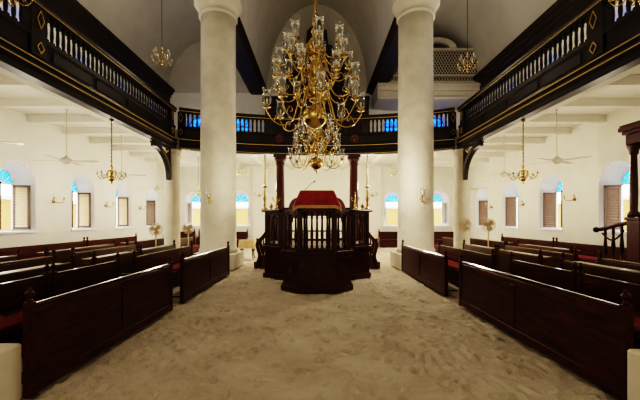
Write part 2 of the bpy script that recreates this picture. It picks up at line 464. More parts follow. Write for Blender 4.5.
# gallery floor, soffits and ceiling beams
def arc_pts(x0, x1, n, r=RA):
    return [(x0 + (x1 - x0) * k / n, YA + math.sqrt(r * r - (x0 + (x1 - x0) * k / n) ** 2)) for k in range(n + 1)]
for sgn, nm in ((-1, 'left'), (1, 'right')):
    a, b = sorted((sgn * (XF + .05), sgn * XW))
    mb = MB(); mb.box(a, b, YN, YB, 5.32, 5.45)
    tag(mb.build('ceiling_under_gallery_' + nm, M['white']), 'white boarded ceiling beneath the %s gallery' % nm, 'ceiling', kind='structure')
    a, b = sorted((sgn * (XF + .02), sgn * (XF + .34)))
    mb = MB(); mb.box(a, b, YN, YC + .2, 4.66, 5.32)
    trim(mb, 'white', 'white edge beam under the %s gallery front' % nm, 'beam')
    y = 11.95 - 1.62 * 6; k = 0
    while y < YB - .3:
        a, b = sorted((sgn * (XF + .34), sgn * XW)); mb = MB(); mb.box(a, b, y - .11, y + .11, 5.07, 5.32)
        k += 1
        trim(mb, 'white', '%s white cross beam from the front under the %s gallery' % (['first', 'second', 'third', 'fourth', 'fifth', 'sixth', 'seventh', 'eighth', 'ninth', 'tenth', 'eleventh', 'twelfth', 'thirteenth'][k - 1], nm), 'beam')
        y += 1.62
pts = arc_pts(-XF - .05, XF + .05, 24, RA + .02)
mb = MB(); mb.prism(pts + [(XF + .05, YB), (-XF - .05, YB)], 5.32, 5.45)
tag(mb.build('ceiling_under_gallery_rear', M['white']), 'white boarded ceiling beneath the bowed rear gallery', 'ceiling', kind='structure')
mb = MB(); mb.sweep([(-.02, 4.66), (.02 - .0, 4.66), (.34, 4.66), (.34, 5.32), (-.02, 5.32)], arc_pts(-XF, XF, 40))
trim(mb, 'white', 'white edge beam under the bowed rear gallery front', 'beam')
nmz = ['far left', 'second left', 'inner left', 'middle', 'inner right', 'second right', 'far right']
for i, x in enumerate((-4.95, -3.3, -1.65, 0, 1.65, 3.3, 4.95)):
    mb = MB(); mb.box(x - .11, x + .11, YA + math.sqrt(RA * RA - x * x) + .3, YB, 5.07, 5.32)
    trim(mb, 'white', '%s white beam under the rear gallery running to the end wall' % nmz[i], 'beam')

# ------------------------------------------------------------------ columns
def make_column(label):
    t = thing('column', label, 'column', (0, 0, 0), kind='thing', group='big round nave columns')
    MB().box(-.78, .78, -.78, .78, 0, .55).build('plinth', M['paleplinth'], t, bevel=.02)
    mb = MB(); prof = [(.70, .55), (.70, .66), (.655, .74)]
    prof += [(.655 - .03 * k / 8, .74 + (9.16 - .74) * k / 8) for k in range(9)]
    mb.lathe(prof, n=48); mb.build('shaft', M['column'], t)
    mb = MB(); mb.lathe([(.625, 9.16), (.66, 9.19), (.70, 9.2), (.70, 9.26), (.66, 9.28), (.66, 9.36), (.70, 9.42), (.78, 9.52), (.80, 9.60), (.86, 9.63), (.86, 9.78), (.82, 9.82), (.82, 9.91)], n=48)
    mb.build('capital', M['column'], t)
    return t
c0 = make_column('left thick cream round column flanking the reading platform')
c0.location = (-3.66, 13.0, 0)
dup(c0, (3.66, 13.0, 0), label='right thick cream round column flanking the reading platform')
dup(c0, (-3.66, 2.65, 0), label='near left column, only its pale square plinth showing at bottom left corner')
dup(c0, (3.67, 2.5, 0), label='near right column, only its pale square plinth showing at bottom right corner')

# gallery posts under the corners
def make_gallery_post(sgn, label):
    t = thing('gallery_column', label, 'column', (sgn * 5.92, 14.32, 0), kind='thing', group='slim gallery columns')
    mb = MB(); mb.lathe([(.36, 0), (.36, .3), (.31, .36), (.30, 4.3), (.33, 4.34), (.33, 4.42), (.30, 4.45), (.36, 4.56), (.36, 4.61)], n=32)
    mb.build('shaft', M['column'], t)
    # curved dark bracket springing forward to the gallery front
    mb = MB(); pp = []
    for k in range(13):
        a = PI / 2 * k / 12
        pp.append((0, -.33 - 1.35 * (1 - math.cos(a)), 3.45 + 1.06 * math.sin(a)))
    for k in range(12): mb.bar(pp[k], pp[k + 1], .16, .17, (1, 0, 0))
    mb.box(-.08, .08, -.40, -.30, 3.35, 4.60).box(-.08, .08, -1.75, -.3, 4.53, 4.61)
    mb.build('bracket', M['black'], t)
    mb = MB()
    for k in range(3):
        a = .5 + .35 * k
        mb.lathe([(.03, -.012), (.05, 0), (.03, .012)], (0, 0, 0), 8)
    mb = MB(); mb.bar((0, -.36, 4.55), (0, -.33 - 1.35 * (1 - math.cos(.9)), 3.45 + 1.06 * math.sin(.9)), .06, .06); mb.build('bracket_strut', M['gold'], t)
    return t
make_gallery_post(-1, 'slim cream column with dark curved bracket under left gallery corner')
make_gallery_post(1, 'slim cream column with dark curved bracket under right gallery corner')

def make_red_column(x, label):
    t = thing('gallery_support_column', label, 'column', (x, 15.72, 0), kind='thing', group='dark red columns under the rear gallery')
    mb = MB(); mb.box(-.28, .28, -.28, .28, 0, .35); mb.build('base', M['redwood'], t, bevel=.02)
    mb = MB(); mb.lathe([(.24, .35), (.24, .42), (.20, .5), (.205, 1.6), (.18, 4.2), (.20, 4.22), (.20, 4.28), (.18, 4.3)], n=28); mb.build('shaft', M['redwood'], t)
    mb = MB(); mb.lathe([(.18, 4.3), (.19, 4.34), (.26, 4.45), (.26, 4.52)], n=28); mb.box(-.28, .28, -.28, .28, 4.52, 4.612); mb.build('capital', M['redwood'], t)
make_red_column(-1.65, 'dark red wooden column under rear gallery, left behind the platform')
make_red_column(1.65, 'dark red wooden column under rear gallery, right behind the platform')

# ------------------------------------------------------------------ gallery balustrades
PROF = [(-.10, 4.62), (-.22, 4.62), (-.22, 4.70), (-.19, 4.72), (-.19, 4.78), (-.25, 4.82), (-.25, 4.90), (-.21, 4.93), (-.21, 4.96), (-.25, 4.98), (-.25, 5.04), (-.16, 5.08),
        (-.14, 5.14), (-.14, 5.46), (-.18, 5.49), (-.18, 5.57), (0.02, 5.57), (0.02, 4.62)]
RAIL = [(-.16, 6.13), (-.20, 6.15), (-.20, 6.20), (-.22, 6.23), (-.22, 6.30), (-.18, 6.33), (-.02, 6.33), (.01, 6.30), (.01, 6.16), (-.03, 6.13)]
def gold_line(path, o, z, h, mbx):
    mbx.sweep([(o - .012, z - h), (o - .012, z + h), (o + .01, z + h), (o + .01, z - h)], path)
def baluster_mb():
    mb = MB(); mb.box(-.042, .042, -.042, .042, 5.57, 5.64); mb.box(-.048, .048, -.048, .048, 6.06, 6.135)
    mb.lathe([(.030, 5.65), (.034, 5.70), (.040, 5.76), (.036, 5.86), (.030, 5.96), (.040, 6.0), (.040, 6.06)], n=8)
    return mb
bal_mesh = baluster_mb().mesh('baluster', M['black'])
def put_baluster(parent, x, y, rz=0):
    o = bpy.data.objects.new('baluster', bal_mesh); COL.objects.link(o); o.parent = parent; o.location = (x, y, 0); o.rotation_euler = (0, 0, rz)
def diamond(mb, c, right, w, h, r=.012):
    c = Vector(c); right = Vector(right); up = Vector((0, 0, 1))
    q = [c + up * h, c + right * w, c - up * h, c - right * w]
    for k in range(4): mb.bar(q[k], q[(k + 1) % 4], r * 2, r * 2)
def side_balustrade(sgn, nm):
    t = thing('gallery_balustrade', 'black and gold balustrade along the %s side gallery' % nm, 'balustrade', (0, 0, 0), kind='thing', group='gallery balustrades')
    y0, y1 = 3.6, YC
    # path orientation: left-hand normal must point outwards from the nave for offset > 0
    path = [(sgn * XF, y0), (sgn * XF, y1)] if sgn < 0 else [(sgn * XF, y1), (sgn * XF, y0)]
    MB().sweep(PROF, path).build('fascia', M['black'], t)
    MB().sweep(RAIL, path).build('handrail', M['black'], t)
    mb = MB(); gold_line(path, -.255, 5.01, .009, mb); gold_line(path, -.255, 4.86, .009, mb)
    gold_line(path, -.205, 6.175, .007, mb)
    mb.build('gold_line', M['gold'], t)
    mb = MB()
    yy = 7.65
    while yy < 13.6:     # faint raised panels on the fascia
        xx = sgn * (XF - .145)
        mb.box(min(xx, xx - sgn * .015), max(xx, xx - sgn * .015), yy, yy + 1.3, 5.17, 5.42); yy += 1.5
    mb.build('raised_panel', M['black'], t, bevel=.006)
    for yp, wd in ((7.22, .40), (13.86, .34)):
        p = MB(); xx = sgn * (XF - .09)
        p.box(xx - .10, xx + .10, yp - wd / 2, yp + wd / 2, 5.12, 6.14); po = p.build('post', M['black'], t, bevel=.008)
        for zz, hh in ((5.90, .19), (5.32, .12)):
            d = MB(); diamond(d, (sgn * (XF - .195), yp + .04, zz), (0, 1, 0), .09, hh, .008); d.build('gold_diamond', M['gold'], po)
    y = 3.75
    while y < 7.0:
        put_baluster(t, sgn * (XF - .09), y); y += .175
    y = 7.52
    while y < 13.66:
        put_baluster(t, sgn * (XF - .09), y); y += .175
side_balustrade(-1, 'left'); side_balustrade(1, 'right')
t = thing('gallery_balustrade', 'black and gold balustrade bowing across the rear gallery', 'balustrade', (0, 0, 0), kind='thing', group='gallery balustrades')
apath = arc_pts(-XF + .27, XF - .27, 48)
MB().sweep(PROF, apath).build('fascia', M['black'], t)
MB().sweep(RAIL, apath).build('handrail', M['black'], t)
mb = MB(); gold_line(apath, -.255, 5.01, .012, mb); gold_line(apath, -.225, 4.66, .008, mb); gold_line(apath, -.205, 6.175, .010, mb)
mb.build('gold_line', M['gold'], t)
A = math.asin(5.5 / RA); nb = 64
for k in range(nb + 1):
    a = -A + 2 * A * k / nb
    if min(abs(abs(RA * math.sin(a)) - 1.65), 9) < .12: continue
    put_baluster(t, (RA - .09) * math.sin(a), YA + (RA - .09) * math.cos(a), -a)
for x in (-1.65, 1.65):
    a = math.asin(x / RA); y = YA + (RA - .09) * math.cos(a)
    p = MB(); p.box(x - .15, x + .15, y - .1, y + .1, 5.12, 6.14); po = p.build('post', M['black'], t, bevel=.008)
    mb = MB(); mb.lathe([(.20, 0), (.20, .03), (.16, .05), (.15, .03), (.07, .03), (.05, .07), (0, .08)], n=20)
    mb.xf(Matrix.Translation((x, y - .09, 5.30)) @ Matrix.Rotation(PI / 2, 4, 'X')); mb.build('rosette', M['redwood'], po)
for sgn in (-1, 1):
    x = sgn * 5.52; y = YA + math.sqrt(RA * RA - x * x) - .1
    p = MB(); p.box(x - .13, x + .13, y - .1, y + .1, 5.12, 6.14); po = p.build('post', M['black'], t, bevel=.008)
    for zz, hh in ((5.90, .19), (5.32, .12)):
        d = MB(); diamond(d, (x, y - .12, zz), (.95, sgn * -.3, 0), .08, hh, .008); d.build('gold_diamond', M['gold'], po)

# ------------------------------------------------------------------ pews
fin = [(r * 1.0, z * .82) for r, z in [(.030, 0), (.030, .02), (.018, .035), (.018, .05), (.032, .065), (.042, .09), (.040, .115), (.024, .135), (.016, .145), (.022, .155), (.012, .17), (0, .175)]]
finial_mesh = MB().lathe(fin, n=12).mesh('finial', M['pew'])
def post(parent, x, y, h):
    po = MB().box(x - .04, x + .04, y - .04, y + .04, 0, h).build('post', M['pew'], parent, bevel=.006)
    o = bpy.data.objects.new('finial', finial_mesh); COL.objects.link(o); o.parent = po; o.location = (x, y, h)
def pew(kind, sgn, X, y0, y1, label, group, h=.92, ledge=False):
    """local x points away from the centre aisle (outward); y runs along the pew."""
    L = y1 - y0
    t = thing('pew_desk' if kind == 'desk' else 'pew_bench', label, 'pew', (sgn * X, y0, 0), 0, group)
    s = sgn
    def bx(mb, a, b, *r): return mb.box(min(s * a, s * b), max(s * a, s * b), *r)
    mb = MB(); bx(mb, -.02, .02, .04, L - .04, .03, h - .03)
    mb.build('panel', M['pewlight' if ledge else 'pew'], t)
    mb = MB(); bx(mb, -.035, -.02, .04, L - .04, .02, .14); bx(mb, -.030, -.02, .04, L - .04, h - .14, h - .05)
    n = max(1, round(L / 1.9))
    for k in range(1, n): bx(mb, -.032, -.02, L * k / n - .05, L * k / n + .05, .14, h - .14)
    mb.build('panel_frame', M['pewlight' if ledge else 'pew'], t, bevel=.005)
    mb = MB(); bx(mb, -.028, .028, .0, L, h - .035, h)
    mb.build('top_rail', M['ledge' if ledge else 'pewrail'], t, bevel=.012)
    post(t, 0, .02, h + .02); post(t, 0, L - .02, h + .02)
    if kind == 'desk':
        mb = MB(); a = s * .04; b = s * .30; dz = 0 if ledge else .10
        vs = [(a, .06, h - .03), (b, .06, h - .02 - dz), (b, .06, h - .045 - dz), (a, .06, h - .06), (a, L - .06, h - .03), (b, L - .06, h - .02 - dz), (b, L - .06, h - .045 - dz), (a, L - .06, h - .06)]
        mb.add(vs, [(0, 1, 2, 3), (7, 6, 5, 4), (0, 4, 5, 1), (1, 5, 6, 2), (2, 6, 7, 3), (3, 7, 4, 0)])
        mb.build('book_ledge', M['ledge' if ledge else 'pew'], t)
        mb = MB(); bx(mb, .05, .30, .08, L - .08, .1, .13); mb.build('kneeler', M['pew'], t)
    else:
        mb = MB(); bx(mb, -.50, -.02, .06, L - .06, .40, .44); bx(mb, -.48, -.45, .06, L - .06, .05, .40)
        mb.build('seat', M['pew'], t, bevel=.006)
        mb = MB(); bx(mb, -.49, -.05, .08, L - .08, .44, .53); mb.build('cushion', M['cushion'], t, bevel=.03)
        for yy in (.05, L - .05):
            mb = MB(); bx(mb, -.50, -.03, yy - .025, yy + .025, .60, .64); bx(mb, -.50, -.44, yy - .025, yy + .025, .0, .60)
            mb.build('armrest', M['pew'], t, bevel=.008)
    return t
ROWS = {
 -1: [('desk', 2.84, [(3.44, 6.78), (7.36, 11.2)], 'front row'),
      ('bench', 4.12, [(3.48, 5.36), (5.45, 7.26), (7.88, 11.5)], 'second row'),
      ('desk', 4.85, [(3.9, 6.96), (7.6, 9.5), (9.6, 11.9)], 'third row'),
      ('bench', 6.15, [(4.5, 8.2), (8.8, 11.9), (14.75, 17.4)], 'fourth row'),
      ('desk', 7.05, [(5.0, 8.3), (9.1, 12.2), (13.0, 16.2)], 'fifth row'),
      ('bench', 9.3, [(6.0, 10.0), (10.15, 14.0), (14.15, 18.0)], 'wall row')],
  1: [('desk', 2.95, [(3.32, 7.17), (8.0, 12.05)], 'front row'),
      ('bench', 4.13, [(3.48, 5.50), (5.58, 7.45), (8.2, 11.8)], 'second row'),
      ('desk', 5.12, [(3.9, 7.3), (8.0, 9.9), (10.0, 12.2)], 'third row'),
      ('bench', 6.22, [(4.5, 7.7), (8.4, 11.6), (14.75, 17.4)], 'fourth row'),
      ('desk', 7.1, [(9.75, 12.4), (13.1, 16.4)], 'fifth row'),
      ('bench', 9.3, [(9.9, 13.6), (13.75, 17.6)], 'wall row')]}
for sgn, rows in ROWS.items():
    side = 'left' if sgn < 0 else 'right'
    for kind, X, segs, rn in rows:
        for i, (a, b) in enumerate(segs):
            pos = {2: ['nearer', 'farther'], 3: ['nearest', 'middle', 'farthest']}[len(segs)][i]
            k2 = 'panelled pew desk' if kind == 'desk' else 'red cushioned pew bench'
            lb = '%s dark %s in the %s, %s of the aisle' % (pos, k2, rn if rn != 'wall row' else 'row along the wall', side)
            pew(kind, sgn, X, a, b, lb, '%s pews' % side, ledge=(rn in ('third row', 'fourth row', 'fifth row')))
# benches along the end wall, seats facing the viewer
def wall_bench(x0, x1, y, label):
    t = thing('long_bench', label, 'bench', ((x0 + x1) / 2, y, 0), 0, 'benches along the end wall')
    h = (x1 - x0) / 2
    mb = MB(); mb.box(-h, h, -.04, .0, .05, .98); mb.box(-h, h, -.06, .02, .94, 1.0); mb.build('backrest', M['wood'], t, bevel=.006)
    mb = MB(); mb.box(-h + .03, h - .03, -.5, -.04, .40, .45); mb.box(-h + .05, h - .05, -.47, -.44, .0, .40); mb.build('seat', M['wood'], t, bevel=.006)
    mb = MB(); mb.box(-h + .06, h - .06, -.49, -.06, .45, .52); mb.build('cushion', M['redwood'], t, bevel=.02)
    for s in (-1, 1):
        mb = MB(); mb.box(s * h - .03, s * h + .03, -.5, .0, 0, .66); mb.build('armrest', M['wood'], t, bevel=.008)
        mb = MB(); mb.box(s * h - .04, s * h + .04, -.05, .03, 0, 1.05); po = mb.build('post', M['wood'], t)
        o = bpy.data.objects.new('finial', finial_mesh); COL.objects.link(o); o.parent = po; o.location = (s * h, -.01, 1.05)
wall_bench(-7.6, -4.5, 22.6, 'dark bench at the end wall, left behind the cream column')
wall_bench(-9.3, -7.9, 22.6, 'short dark bench in the far left corner at the end wall')
wall_bench(4.0, 6.2, 22.6, 'dark bench at the end wall, right of the platform')
wall_bench(6.5, 9.2, 22.6, 'long dark bench in the far right corner at the end wall')

# ------------------------------------------------------------------ bimah (raised reading platform)
BM = thing('reading_platform', 'dark carved mahogany reading platform in the middle of the sand aisle', 'platform', (0, 0, 0), kind='thing')
def poly_front(e=0.0):   # front bay outline (with outward growth e)
    return [(-.46 - e * .5, 8.5 - e), (.46 + e * .5, 8.5 - e), (.86 + e, 8.92 - e * .5), (.86 + e, 10.75), (-.86 - e, 10.75), (-.86 - e, 8.92 - e * .5)]
def poly_back(e=0.0):
    return [(-1.1 - e * .4, 10.45 - e), (1.1 + e * .4, 10.45 - e), (1.62 + e, 10.85 - e * .5), (1.62 + e, 13.9 + e), (-1.62 - e, 13.9 + e), (-1.62 - e, 10.85 - e * .5)]
mb = MB(); mb.prism(poly_front(), .0, .93); mb.build('front_base', M['wood'], BM)
mb = MB(); mb.prism(poly_front(.06), -.02, .10); mb.prism(poly_front(.035), .10, .15); mb.prism(poly_front(.025), .80, .86); mb.prism(poly_front(.07), .92, .99); mb.build('base_moulding', M['wood'], BM, bevel=.01)
mb = MB(); mb.prism(poly_back(), .0, .90); mb.build('rear_base', M['wood'], BM)
mb = MB(); mb.prism(poly_back(.05), -.02, .12); mb.prism(poly_back(.02), .78, .84); mb.prism(poly_back(.06), .89, .96); mb.build('base_moulding', M['wood'], BM, bevel=.01)
# carved quatrefoil motifs on the front
def carving(c, rz, r, parent, name='carved_motif'):
    mb = MB()
    for k in range(3):
        a = PI / 2 + k * 2 * PI / 3
        mb.lathe([(r, 0), (r, .015), (r * .55, .03), (r * .3, .02), (0, .02)], (r * 1.05 * math.cos(a), r * 1.05 * math.sin(a), 0), 14)
    mb.xf(Matrix.Translation(c) @ Matrix.Rotation(rz, 4, 'Z') @ Matrix.Rotation(PI / 2, 4, 'X')); mb.build(name, M['pewlight'], parent)
carving((0, 8.5, .47), 0, .055, BM); carving((-.35, 8.5, .66), 0, .028, BM); carving((.35, 8.5, .66), 0, .028, BM)
carving((-.66, 8.71, .5), -.81, .04, BM); carving((.66, 8.71, .5), .81, .04, BM)
mb = MB()
for x0, x1 in ((-.44, .44),):
    for (a, b, c, d) in ((x0, x1, .18, .20), (x0, x1, .76, .78), (x0, x0 + .02, .18, .78), (x1 - .02, x1, .18, .78)): mb.box(a, b, 8.485, 8.5, c, d)
mb.build('panel_moulding', M['wood'], BM, bevel=.004)
def seg_balustrade(a, b, z0, z1, n, arches, parent):
    """balustrade between two plan points with turned balusters or lancet arches."""
    a = Vector((a[0], a[1])); b = Vector((b[0], b[1])); d = (b - a); L = d.length; u = d / L
    ang = math.atan2(u.y, u.x); Mx = Matrix.Translation((a.x, a.y, 0)) @ Matrix.Rotation(ang, 4, 'Z')
    mb = MB(); mb.box(0, L, -.05, .05, z1 - .07, z1); mb.xf(Mx); mb.build('top_rail', M['wood'], parent, bevel=.008)
    mb = MB(); mb.box(0, L, -.04, .04, z0, z0 + .07); mb.xf(Mx); mb.build('bottom_rail', M['wood'], parent, bevel=.008)
    for k in range(n):
        x = L * (k + .5) / n
        mb = MB(); H = z1 - z0 - .14
        mb.lathe([(.036, 0), (.036, .06), (.022, .08), (.032, .14), (.040, .26 * H + .1), (.027, .55 * H), (.022, .8 * H), (.034, .84 * H), (.024, .87 * H), (.036, .9 * H), (.036, H)], (x, 0, z0 + .07), 10)
        mb.xf(Mx); mb.build('baluster', M['wood'], parent)
    if arches:
        mb = MB(); w = L / n; zt = z1 - .07
        for k in range(n):
            xc = L * k / n + w / 2
            for s in (-1, 1):
                q = []
                for j in range(6):
                    th = j / 5 * math.radians(60)
                    q.append((xc + s * (w / 2 - w * (1 - math.cos(th)) * 1.0), 0, zt - .26 + w * math.sin(th) * 1.1))
                mb.tube(q, .016, 6)
            mb.box(xc - w / 2, xc + w / 2, -.02, .02, zt - .05, zt)
        mb.xf(Mx); mb.build('lancet_tracery', M['wood'], parent)
def bpost(x, y, z0, z1, w, parent, fin=True):
    mb = MB(); mb.box(x - w, x + w, y - w, y + w, z0, z1); mb.box(x - w - .03, x + w + .03, y - w - .03, y + w + .03, z1, z1 + .05); mb.box(x - w - .015, x + w + .015, y - w - .015, y + w + .015, z0, z0 + .08)
    return mb.build('corner_post', M['wood'], parent, bevel=.008)
FZ0, FZ1 = .99, 2.02
fp = [(-.80, 10.4), (-.80, 8.98), (-.44, 8.58), (.44, 8.58), (.80, 8.98), (.80, 10.4)]
for i in range(5):
    a, b = fp[i], fp[i + 1]
    seg_balustrade(a, b, FZ0, FZ1, (5, 2, 7, 2, 5)[i], i != 2, BM)
for p in fp: bpost(p[0], p[1], FZ0, FZ1, .05, BM)
bp = [(-1.56, 12.2), (-1.56, 10.93), (-1.06, 10.53), (-.80, 10.42)]
for s in (1, -1):
    q = [(x * s, y) for x, y in bp]
    for i in range(3): seg_balustrade(q[i], q[i + 1], .96, 2.0, (3, 3, 1)[i], True, BM)
    for p in q[:3]: bpost(p[0], p[1], .96, 2.0, .06, BM)
    seg_balustrade((s * 1.56, 13.5), (s * 1.56, 13.84), .96, 2.0, 2, True, BM)
    seg_balustrade((s * 1.56, 13.84), (s * .45, 13.84), .96, 1.9, 3, False, BM)
    bpost(s * 1.56, 13.84, .96, 2.0, .06, BM); bpost(s * 1.56, 13.5, .96, 2.0, .05, BM)
    # wide cornice caps on the balustrade
    mb = MB(); mb.prism([(s * 1.72, 10.80), (s * 1.12, 10.34), (s * .95, 10.42), (s * .95, 10.56), (s * 1.02, 10.60), (s * 1.46, 10.98), (s * 1.46, 12.25), (s * 1.72, 12.25)][::s], 2.0, 2.06)
    mb.build('balustrade_cap', M['wood'], BM, bevel=.015)
    # small turned urns on the caps
    x, y = s * 1.40, 10.72
    mb = MB(); mb.lathe([(.045, 0), (.05, .02), (.02, .04), (.06, .09), (.065, .12), (.03, .16), (.015, .17), (.025, .19), (0, .21)], (x, y, 2.06), 14); mb.build('urn_finial', M['oldbrass'], BM)
    # stair up the side with newel and sloping handrail
    st = MB()
    for k in range(3):
        a, b = sorted((s * (1.64 + .22 * k), s * (1.64 + .22 * (k + 1)))); st.box(a, b, 12.75, 13.45, -.01, .72 - .25 * k)
    so = st.build('stair', M['redwood'], BM, bevel=.01)
    for yy in (12.73, 13.47):
        mb = MB(); mb.tube(smoothpath([(s * 1.60, yy, 1.46), (s * 1.8, yy, 1.36), (s * 2.0, yy, 1.12), (s * 2.12, yy, 1.03), (s * 2.2, yy, 1.06)]), .05, 8); mb.build('handrail', M['wood'], so)
        mb = MB(); mb.tube(smoothpath([(s * 2.20, yy, .0), (s * 2.14, yy, .2), (s * 2.08, yy, .42), (s * 2.14, yy, .68), (s * 2.18, yy, .86), (s * 2.14, yy, 1.02)]), [.075] * 9 + [.065] * 8 + [.055] * 4, 10); mb.build('newel_post', M['wood'], so)
        for k in range(2):
            mb = MB(); x = 1.75 + .2 * k; zb = .72 - .25 * k; H = (1.38 - .22 * k) - zb
            mb.lathe([(.03, 0), (.04, .1 * H), (.055, .3 * H), (.03, .6 * H), (.025, .8 * H), (.035, H)], (s * x, yy, zb), 10); mb.build('baluster', M['wood'], so)
# bench with round shouldered back inside the platform
t = thing('platform_bench', 'red brown bench with rounded shoulders standing on the reading platform', 'bench', (0, 11.9, .965))
pf = [(-1.02, .92), (-1.02, 1.05)] + [(-.98 + .30 * (1 - math.cos(PI / 2 * k / 8)), 1.08 + .46 * math.sin(PI / 2 * k / 8)) for k in range(9)]
pf = pf + [(-x, z) for x, z in pf[::-1]]
mb = MB(); mb.prism_xz(pf, -.04, .04); mb.build('backrest', M['redwood'], t, bevel=.01)
mb = MB(); mb.box(-.98, .98, -.44, .0, .40, .44); mb.build('seat', M['redwood'], t, bevel=.006)
for s_ in (-1, 1):
    mb = MB(); mb.box(s_ * .96 - .035, s_ * .96 + .035, -.03, .03, 0, 1.0); mb.build('leg', M['redwood'], t)
    mb = MB(); mb.box(s_ * .96 - .03, s_ * .96 + .03, -.44, -.38, 0, .42); mb.build('leg', M['redwood'], t)
# lectern desk carried on the front bay, then the velvet cover
t = thing('lectern_desk', 'dark wooden lectern desk under the crimson velvet cover', 'lectern', (0, 0, 0))
mb = MB(); mb.add([(-.40, 8.66, 2.09), (.40, 8.66, 2.09), (.40, 9.40, 2.09), (-.40, 9.40, 2.09), (-.38, 8.74, 2.46), (.38, 8.74, 2.46), (.40, 9.38, 2.34), (-.40, 9.38, 2.34)],
       [(3, 2, 1, 0), (4, 5, 6, 7), (0, 1, 5, 4), (1, 2, 6, 5), (2, 3, 7, 6), (3, 0, 4, 7)])
mb.build('desk_top', M['wood'], t)
mb = MB()
for x in (-.33, .33): mb.box(x - .03, x + .03, 9.2, 9.26, .995, 2.1)
mb.box(-.33, .33, 9.21, 9.25, 1.2, 1.26)
mb.build('desk_leg', M['wood'], t)
cl = thing('velvet_cover', 'crimson velvet cover with gold fringe draped over the lectern', 'cloth', (0, 0, 0))
def ring(z, hx, y0, y1, wav, n=14):
    r = []
    for k in range(n): x = -hx + 2 * hx * k / n; r.append((x, y0 + wav * math.sin(k * 2.1), z))
    for k in range(n): y = y0 + (y1 - y0) * k / n; r.append((hx + wav * math.sin(k * 1.7), y, z))
    for k in range(n): x = hx - 2 * hx * k / n; r.append((x, y1 + wav * math.sin(k * 2.3), z))
    for k in range(n): y = y1 - (y1 - y0) * k / n; r.append((-hx + wav * math.sin(k * 1.9), y, z))
    return r
def droop(r, amt):   # corners hang lower
    out = []
    hx = max(abs(p[0]) for p in r)
    for x, y, z in r:
        f = max(0, abs(x) / hx - .72) / .28
        out.append((x, y, z - amt * f * f))
    return out
R0 = ring(2.49, .40, 8.72, 9.38, 0); R1 = ring(2.47, .425, 8.69, 9.41, 0); R2 = droop(ring(2.30, .50, 8.56, 9.47, .004), .02); R3 = droop(ring(2.11, .585, 8.46, 9.55, .008), .09)
R4 = droop(ring(2.035, .597, 8.44, 9.565, .010), .10)
R3 = [(x, y, max(z, 2.13) if y > 8.6 else z) for x, y, z in R3]; R4 = [(x, y, max(z, 2.085) if y > 8.6 else z) for x, y, z in R4]
mb = MB(); n = len(R0); vs = R0 + R1 + R2 + R3
fs = [(k * n + i, k * n + (i + 1) % n, (k + 1) * n + (i + 1) % n, (k + 1) * n + i) for k in range(3) for i in range(n)] + [tuple(range(n))]
mb.add(vs, fs, True); mb.build('velvet', M['velvet'], cl)
mb = MB(); mb.add([(x * 1.004, y, z) for x, y, z in R3] + R4, [(i, (i + 1) % n, n + (i + 1) % n, n + i) for i in range(n)]); mb.build('gold_fringe', M['fringe'], cl)
t = thing('microphone', 'black gooseneck microphone slanting above the velvet lectern', 'microphone', (-.42, 9.25, 2.505))
mb = MB(); mb.lathe([(.04, 0), (.04, .015), (.012, .025), (0, .03)], (0.08, 0, 0), 12); mb.build('base', M['black_mic'], t)
mb = MB(); mb.tube([(0.08, 0, .02), (.12, 0, .06), (.20, 0, .14), (.29, 0, .225), (.33, 0, .25)], .007, 6); mb.build('gooseneck', M['black_mic'], t)
mb = MB(); mb.tube([(.325, 0, .247), (.335, 0, .253), (.375, 0, .275), (.385, 0, .28)], [.012, .018, .018, .008], 8); mb.build('capsule', M['black_mic'], t)

# candlesticks on the platform caps
def tall_candlestick(label, loc):
    t = thing('altar_candlestick', label, 'candlestick', loc, 0, 'tall brass candlesticks')
    mb = MB(); mb.lathe([(.10, 0), (.10, .03), (.06, .06), (.035, .10), (.05, .15), (.03, .2), (.045, .30), (.06, .36), (.035, .42), (.025, .5), (.04, .56), (.025, .62), (.02, .68)], n=16); mb.build('stem', M['oldbrass'], t)
    mb = MB(); mb.lathe([(.02, .68), (.09, .70), (.095, .72), (.03, .72), (.03, .79), (.035, .80), (.0, .80)], n=16); mb.build('drip_pan', M['brass'], t)
    mb = MB(); mb.lathe([(.025, .80), (.022, 1.70), (.010, 1.72), (0, 1.73)], n=10); mb.build('taper', M['tan'], t)
tall_candlestick('tall brass candlestick with long taper on the left platform corner', (-1.62, 10.86, 2.065))
tall_candlestick('tall brass candlestick with long taper on the right platform corner', (1.56, 10.86, 2.065))
def small_candlestick(label, loc):
    t = thing('brass_candlestick', label, 'candlestick', loc, 0, 'small branched candlesticks')
    mb = MB(); mb.lathe([(.07, 0), (.07, .02), (.025, .05), (.035, .12), (.015, .18), (.022, .3), (.012, .36), (.02, .40), (.0, .42)], n=12); mb.build('stem', M['brass'], t)
    for s in (-1, 1):
        mb = MB(); mb.tube([(0, 0, .26), (s * .05, 0, .24), (s * .10, 0, .27), (s * .105, 0, .31)], .010, 6); mb.lathe([(.01, .31), (.028, .32), (.028, .335), (.012, .34), (.012, .38), (0, .38)], (s * .105, 0, 0), 8); mb.build('arm', M['brass'], t)
    mb = MB(); mb.lathe([(.012, .40), (.011, .52), (0, .53)], n=8); mb.build('candle', M['candle'], t)
small_candlestick('small branched brass candlestick beside the left tall one', (-1.22, 10.50, 2.065))
small_candlestick('small branched brass candlestick beside the right tall one', (1.14, 10.46, 2.065))

